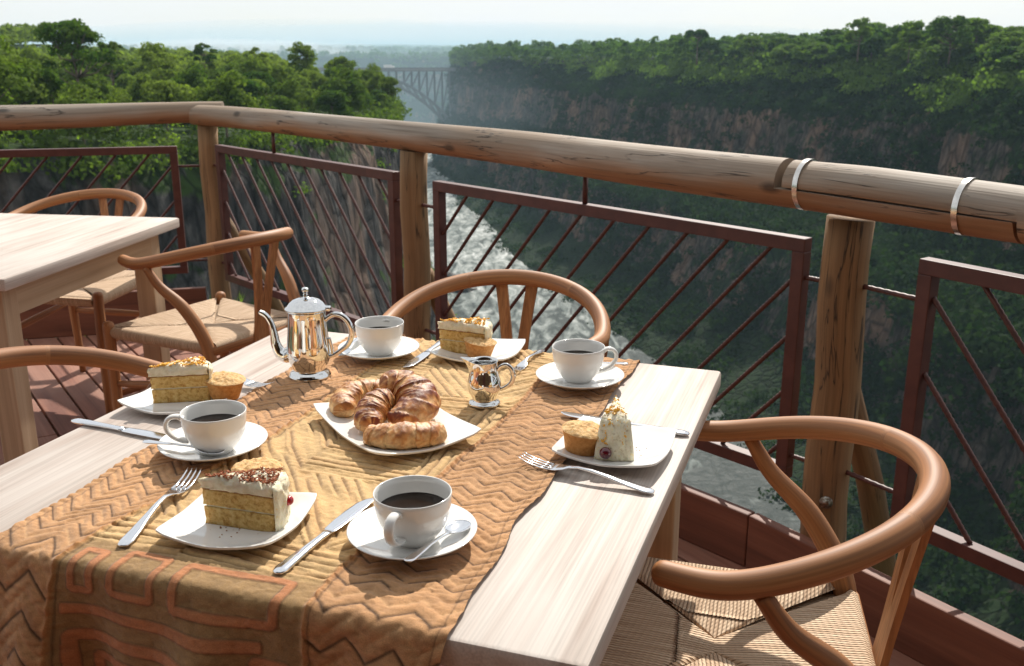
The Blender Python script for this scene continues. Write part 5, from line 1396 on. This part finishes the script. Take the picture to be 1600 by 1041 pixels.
bulk('woodland', rest, 5.5, 10.0, 12, 34, .062, M['leaf'], vg, 'green woodland stretching back from the left rim of the gorge')
# right rim canopy
P_ = pick(VR, lambda i, j, P: 1.0 * (dR[j] < 4) * (dR[j] > -150) * (P[:, 1] < 1000), 2600, vg, win=(600, 1660, -400, 400))
key = np.hypot(P_[:, 0], P_[:, 1]); P_ = P_[np.argsort(key)]; P_ = spaced(P_, 8.2); near = P_[:125]; rest = P_[125:]
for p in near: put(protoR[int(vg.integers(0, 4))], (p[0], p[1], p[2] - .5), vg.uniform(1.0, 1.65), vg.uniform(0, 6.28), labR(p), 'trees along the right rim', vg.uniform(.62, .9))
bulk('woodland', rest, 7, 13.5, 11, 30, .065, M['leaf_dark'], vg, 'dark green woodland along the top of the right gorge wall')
# trees of the far country
n = 3400; az = vg.uniform(-R(33), R(33), n); rr = 1180 * (4600 / 1180) ** vg.random(n); xx = np.sin(az) * rr; yy = np.cos(az) * rr + 250
ii = np.clip((az + R(62)) / R(124) * 219, 0, 218.9).astype(int); jj = np.clip(np.log(rr / 1150) / math.log(12500 / 1150) * 199, 0, 198.9).astype(int)
bulk('woodland', np.stack([xx, yy, FZ[ii, jj] - 1], 1), 8, 15, 5, 12, .17, M['leaf_dark'], vg, 'hazy far woodland spreading to the horizon beyond the gorge', .75)

# ---- trees one can tell apart on the skylines
def special(px, dist, ztop, H_, Rr, label, ncl=30, nl=120, leaf=.26, flat=False, base=.35, sparse=True, mat='leaf'):
    x = (px - 800) / 1556 * dist; r_ = proto(Rr, H_, ncl, nl, leaf, M[mat], flat, base, sparse, 9); r_.location = (x, dist * .98, ztop - H_); tag(r_, label, 'tree'); return r_
special(150, 150, 4.9, 16, 6.2, 'tall open tree with airy crown on the left skyline', 48, 85, .25, base=.60)
special(8, 110, 3.6, 15, 5.2, 'big dark tree cut by the left edge of the photo', 34, 170, .24, sparse=False, base=.25)
special(55, 125, .4, 12, 5.0, 'rounded green tree just left of the tall airy skyline tree', 30, 160, .24, sparse=False, base=.2)
special(205, 190, 2.4, 13, 4.0, 'thin grey-green tree just right of the tall airy skyline tree', 24, 80, .27, base=.5)
special(277, 215, 2.2, 13, 5.0, 'broad tree on the left skyline standing before the pale mist', 26, 110, .28, sparse=False)
special(347, 260, 2.2, 12, 3.8, 'small round-topped tree standing out against the pale mist', 18, 90, .3, base=.55)
special(425, 260, 1.8, 11, 3.0, 'narrow tree on the left skyline right of the mist', 14, 90, .3, base=.5)
special(492, 265, 2.3, 12, 4.6, 'broad-topped tree standing above the canopy left of the bridge', 22, 110, .3, base=.45, sparse=False)
special(552, 285, -1.6, 10, 4.4, 'dark rounded tree at the tip of the left bank near the bridge', 22, 120, .3, sparse=False)
special(1073, 480, 9.0, 15, 5.6, 'flat-topped tree standing alone on the right skyline', 16, 70, .62, flat=True, base=.3, mat='leaf_dark')
special(1310, 360, 10.2, 13, 6.5, 'open tree with bare twigs on the right skyline, left of the highest one', 22, 80, .45, base=.45, mat='leaf_dark')
special(1445, 345, 10.6, 14, 9.0, 'highest and widest tree of the right skyline', 40, 80, .45, base=.4, mat='leaf_dark')
special(1385, 350, 9.0, 12, 6.0, 'rounded tree on the right skyline between the open one and the highest one', 26, 90, .45, base=.3, sparse=False, mat='leaf_dark')

# ---- near ledge with grass, seen under the far chair
gx, gy = np.meshgrid(np.linspace(-16, -2.6, 60), np.linspace(5.3, 10.2, 30), indexing='ij')
gz = -1.25 + .12 * fbm(gx, gy, 1, 3) - np.clip(gy - 9.6, 0, 2) * 1.5
idx = np.arange(gx.size).reshape(gx.shape)
mesh_obj('ground', np.stack([gx, gy, gz], -1).reshape(-1, 3), np.stack([idx[:-1, :-1], idx[1:, :-1], idx[1:, 1:], idx[:-1, 1:]], -1).reshape(-1, 4), M['forest_floor'])['kind'] = 'structure'
n = 9000; a_ = vg.uniform(-13, -2.7, n); b_ = vg.uniform(5.4, 9.9, n); Pg = np.stack([a_, b_, np.full(n, -1.22)], 1)
d_ = np.stack([vg.normal(size=n) * .3, vg.normal(size=n) * .3, np.ones(n)], 1); d_ /= np.linalg.norm(d_, axis=1, keepdims=True); hgt = vg.uniform(.05, .16, n)[:, None]; sd_ = np.cross(d_, vg.normal(size=(n, 3))); sd_ /= np.linalg.norm(sd_, axis=1, keepdims=True)
Vg = np.stack([Pg - sd_ * .006, Pg + sd_ * .006, Pg + d_ * hgt], 1).reshape(-1, 3)
tag(mesh_obj('grass', Vg, np.arange(n * 3).reshape(n, 3), M['grass'], None, False), 'short bright grass on the ledge below the deck at the far left', 'grass', None, 'stuff')

# ---- railway bridge across the gorge
def bridge():
    Y0 = 880.; x0, x1 = -190., -47.; zd = -17.5
    root = empty('arch_bridge', ((x0 + x1) / 2, Y0, zd), 0, 'hazy steel arch bridge crossing the gorge in the distance', 'bridge')
    c = (x0 + x1) / 2; hw = (x1 - x0) / 2
    M['bridge'] = plain('bridge_steel', (.11, .11, .11), .6)
    m = MB(); m.box((0, 0, -1), (2 * hw + 30, 9, 1.6)); m.box((0, 4.6, .6), (2 * hw + 30, .3, 1.3)); m.box((0, -4.6, .6), (2 * hw + 30, .3, 1.3)); m.build('deck', M['bridge'], root, False)
    def za(x, off=0): return -6 - off - (44 - off * .2) * (x / hw) ** 2
    m = MB(); nseg = 22
    for yy in (-4, 4):
        for o_ in (0, 6.5):
            pts = [(-hw + 2 * hw * i / nseg, yy, za(-hw + 2 * hw * i / nseg, o_ * (.5 + .9 * abs(-1 + 2 * i / nseg)))) for i in range(nseg + 1)]
            m.tube(pts, .75, 5)
        for i in range(nseg):
            xa = -hw + 2 * hw * i / nseg; xb = -hw + 2 * hw * (i + 1) / nseg; k = (.5 + .9 * abs(-1 + 2 * i / nseg))
            m.tube([(xa, yy, za(xa, 0)), (xb, yy, za(xb, 6.5 * k))], .4, 4); m.tube([(xa, yy, za(xa, 6.5 * k)), (xb, yy, za(xb, 0))], .4, 4)
    m.build('arch', M['bridge'], root, False)
    for yy in (-4, 4):
        for i in range(nseg + 1):
            m = MB(); xa = -hw + 2 * hw * i / nseg; m.tube([(xa, yy, za(xa)), (xa, yy, -1.8)], .5, 4)
            if i < nseg and za(xa) < -10: xb = -hw + 2 * hw * (i + 1) / nseg; m.tube([(xa, yy, za(xa) + .01), (xb, yy, -1.8)], .3, 4)
            m.build('column', M['bridge'], root, False)
    # small pale vehicle crossing
    v = empty('truck', (-106, Y0, zd + .0), 0, 'tiny white truck crossing the distant bridge', 'truck')
    q = MB(); q.box((0, 0, 2.2), (7, 2.4, 2.8), bevel=.2); q.build('cargo_box', M['china'], v, False); q = MB(); q.box((4.6, 0, 1.6), (1.9, 2.3, 2.2), bevel=.3); q.build('cab', M['china'], v, False)
    for wx in (-2.4, 4.2):
        for wy in (-1.1, 1.1): q = MB(); q.tube([(wx, wy - .15, .5), (wx, wy + .15, .5)], .5, 12); q.build('wheel', M['boulder'], v, False)
bridge()

# ---- thatched roof and a small red chimney among the left trees
def lodge():
    root = empty('thatched_hut', (-76, 150, -11.0), .3, 'dark thatched roof among bushes at the left edge, above the rail', 'hut')
    M['thatch'] = plain('old_thatch', (.05, .042, .036), .95, 0, 3, (.10, .085, .075), .12)
    V = []; F = []; n = 28
    for (r_, z) in ((4.0, 3.2), (3.9, 3.5), (2.4, 4.7), (.9, 5.55), (.1, 5.8)):
        for k in range(n): a = 2 * PI * k / n; q = 1 + .03 * float(vnoise(k * .9, z, 1)); V.append((r_ * 1.25 * math.cos(a) * q, r_ * math.sin(a) * q, z))
    for i in range(4):
        for k in range(n): F.append((i * n + k, i * n + (k + 1) % n, (i + 1) * n + (k + 1) % n, (i + 1) * n + k))
    mesh_obj('roof', V, F, M['thatch'], root, True)
    m = MB(); m.lathe([(3.3, 0), (3.3, 3.3)], 28); m.build('wall', M['table_side'], root)
lodge()

# ---- spray drifting up from the falls behind the left trees
def volume_mat(name, col, dens, anis=.0, noise=None):
    m = bpy.data.materials.new(name); m.use_nodes = True; t = m.node_tree; t.nodes.clear(); o = t.nodes.new('ShaderNodeOutputMaterial'); v = t.nodes.new('ShaderNodeVolumePrincipled')
    v.inputs['Color'].default_value = (*col, 1); v.inputs['Density'].default_value = dens; v.inputs['Anisotropy'].default_value = anis
    t.links.new(v.outputs[0], o.inputs['Volume']); return m
def mist():
    V = []; F = []; n, k_ = 14, 40
    for i in range(n + 1):
        ph = PI * i / n
        for k in range(k_):
            th = 2 * PI * k / k_; q = 1 + .35 * float(fbm(math.cos(th) * 2, math.sin(th) * 2, i * .5, 3)); V.append((math.sin(ph) * math.cos(th) * 190 * q, math.sin(ph) * math.sin(th) * 60, math.cos(ph) * 15 * q))
    for i in range(n):
        for k in range(k_): F.append((i * k_ + k, (i + 1) * k_ + k, (i + 1) * k_ + (k + 1) % k_, i * k_ + (k + 1) % k_))
    o = mesh_obj('mist', V, F, volume_mat('spray', (.97, .98, 1.0), .012, .2), None, True); o.location = (-395, 1420, -4); tag(o, 'pale spray from the waterfall hanging behind the trees of the left skyline', 'mist', None, 'stuff')
mist()
def gorge_spray():
    V = []; F = []; n, k_ = 16, 44
    for i in range(n + 1):
        ph = PI * i / n
        for k in range(k_):
            th = 2 * PI * k / k_; q = 1 + .12 * float(fbm(math.cos(th) * 2, math.sin(th) * 2, i * .5, 3)); V.append((math.sin(ph) * math.cos(th) * 900 * q, math.sin(ph) * math.sin(th) * 700 * q, math.cos(ph) * 75 * q))
    for i in range(n):
        for k in range(k_): F.append((i * k_ + k, (i + 1) * k_ + k, (i + 1) * k_ + (k + 1) % k_, i * k_ + (k + 1) % k_))
    o = mesh_obj('mist', V, F, volume_mat('gorge_spray', (.66, .88, 1.0), .00085, .0), None, True); o.location = (-120, 1370, -42); tag(o, 'blue veil of spray filling the far reach of the gorge round the bridge', 'mist', None, 'stuff')
gorge_spray()
def add_lodge_blocker():  # unseen lodge, added behind the camera to cut the sky fill
    root = empty('added_lodge', (0, -3.2, 0), 0, 'unseen timber lodge added behind the deck to cut sky light', 'sky_blocker')
    m = MB(); m.box((0, 0, 1.6), (13, .25, 3.6)); m.build('wall', M['post'], root, False)
    m = MB(); m.box((0, 1.0, 3.55), (14, 4.2, .30), Matrix.Rotation(R(-14), 4, 'X')); m.build('roof', M['thatch'], root, False)
    for x in (-5.4, -1.8, 1.8, 5.4): m = MB(); m.tube([(x, 2.4, -.1), (x, 2.4, 3.1)], .07, 14); m.build('column', M['post'], root)
    for x in (-3.6, 0, 3.6): m = MB(); m.box((x, .14, 1.15), (1.5, .06, 2.2)); m.build('door', M['kick'], root, False)
add_lodge_blocker()
def haze():
    m = MB(); V = []
    x0, x1, y0, y1, z0, z1_ = -11500., 11500., -1500., 13500., -105.2, 48.
    m.box(((x0 + x1) / 2, (y0 + y1) / 2, (z0 + z1_) / 2), (x1 - x0, y1 - y0, z1_ - z0))
    o = m.build('haze', volume_mat('haze_air', (.60, .84, 1.0), .000105, .05), None, False); tag(o, 'pale blue haze filling the gorge and the far country', 'haze', None, 'stuff')
haze()
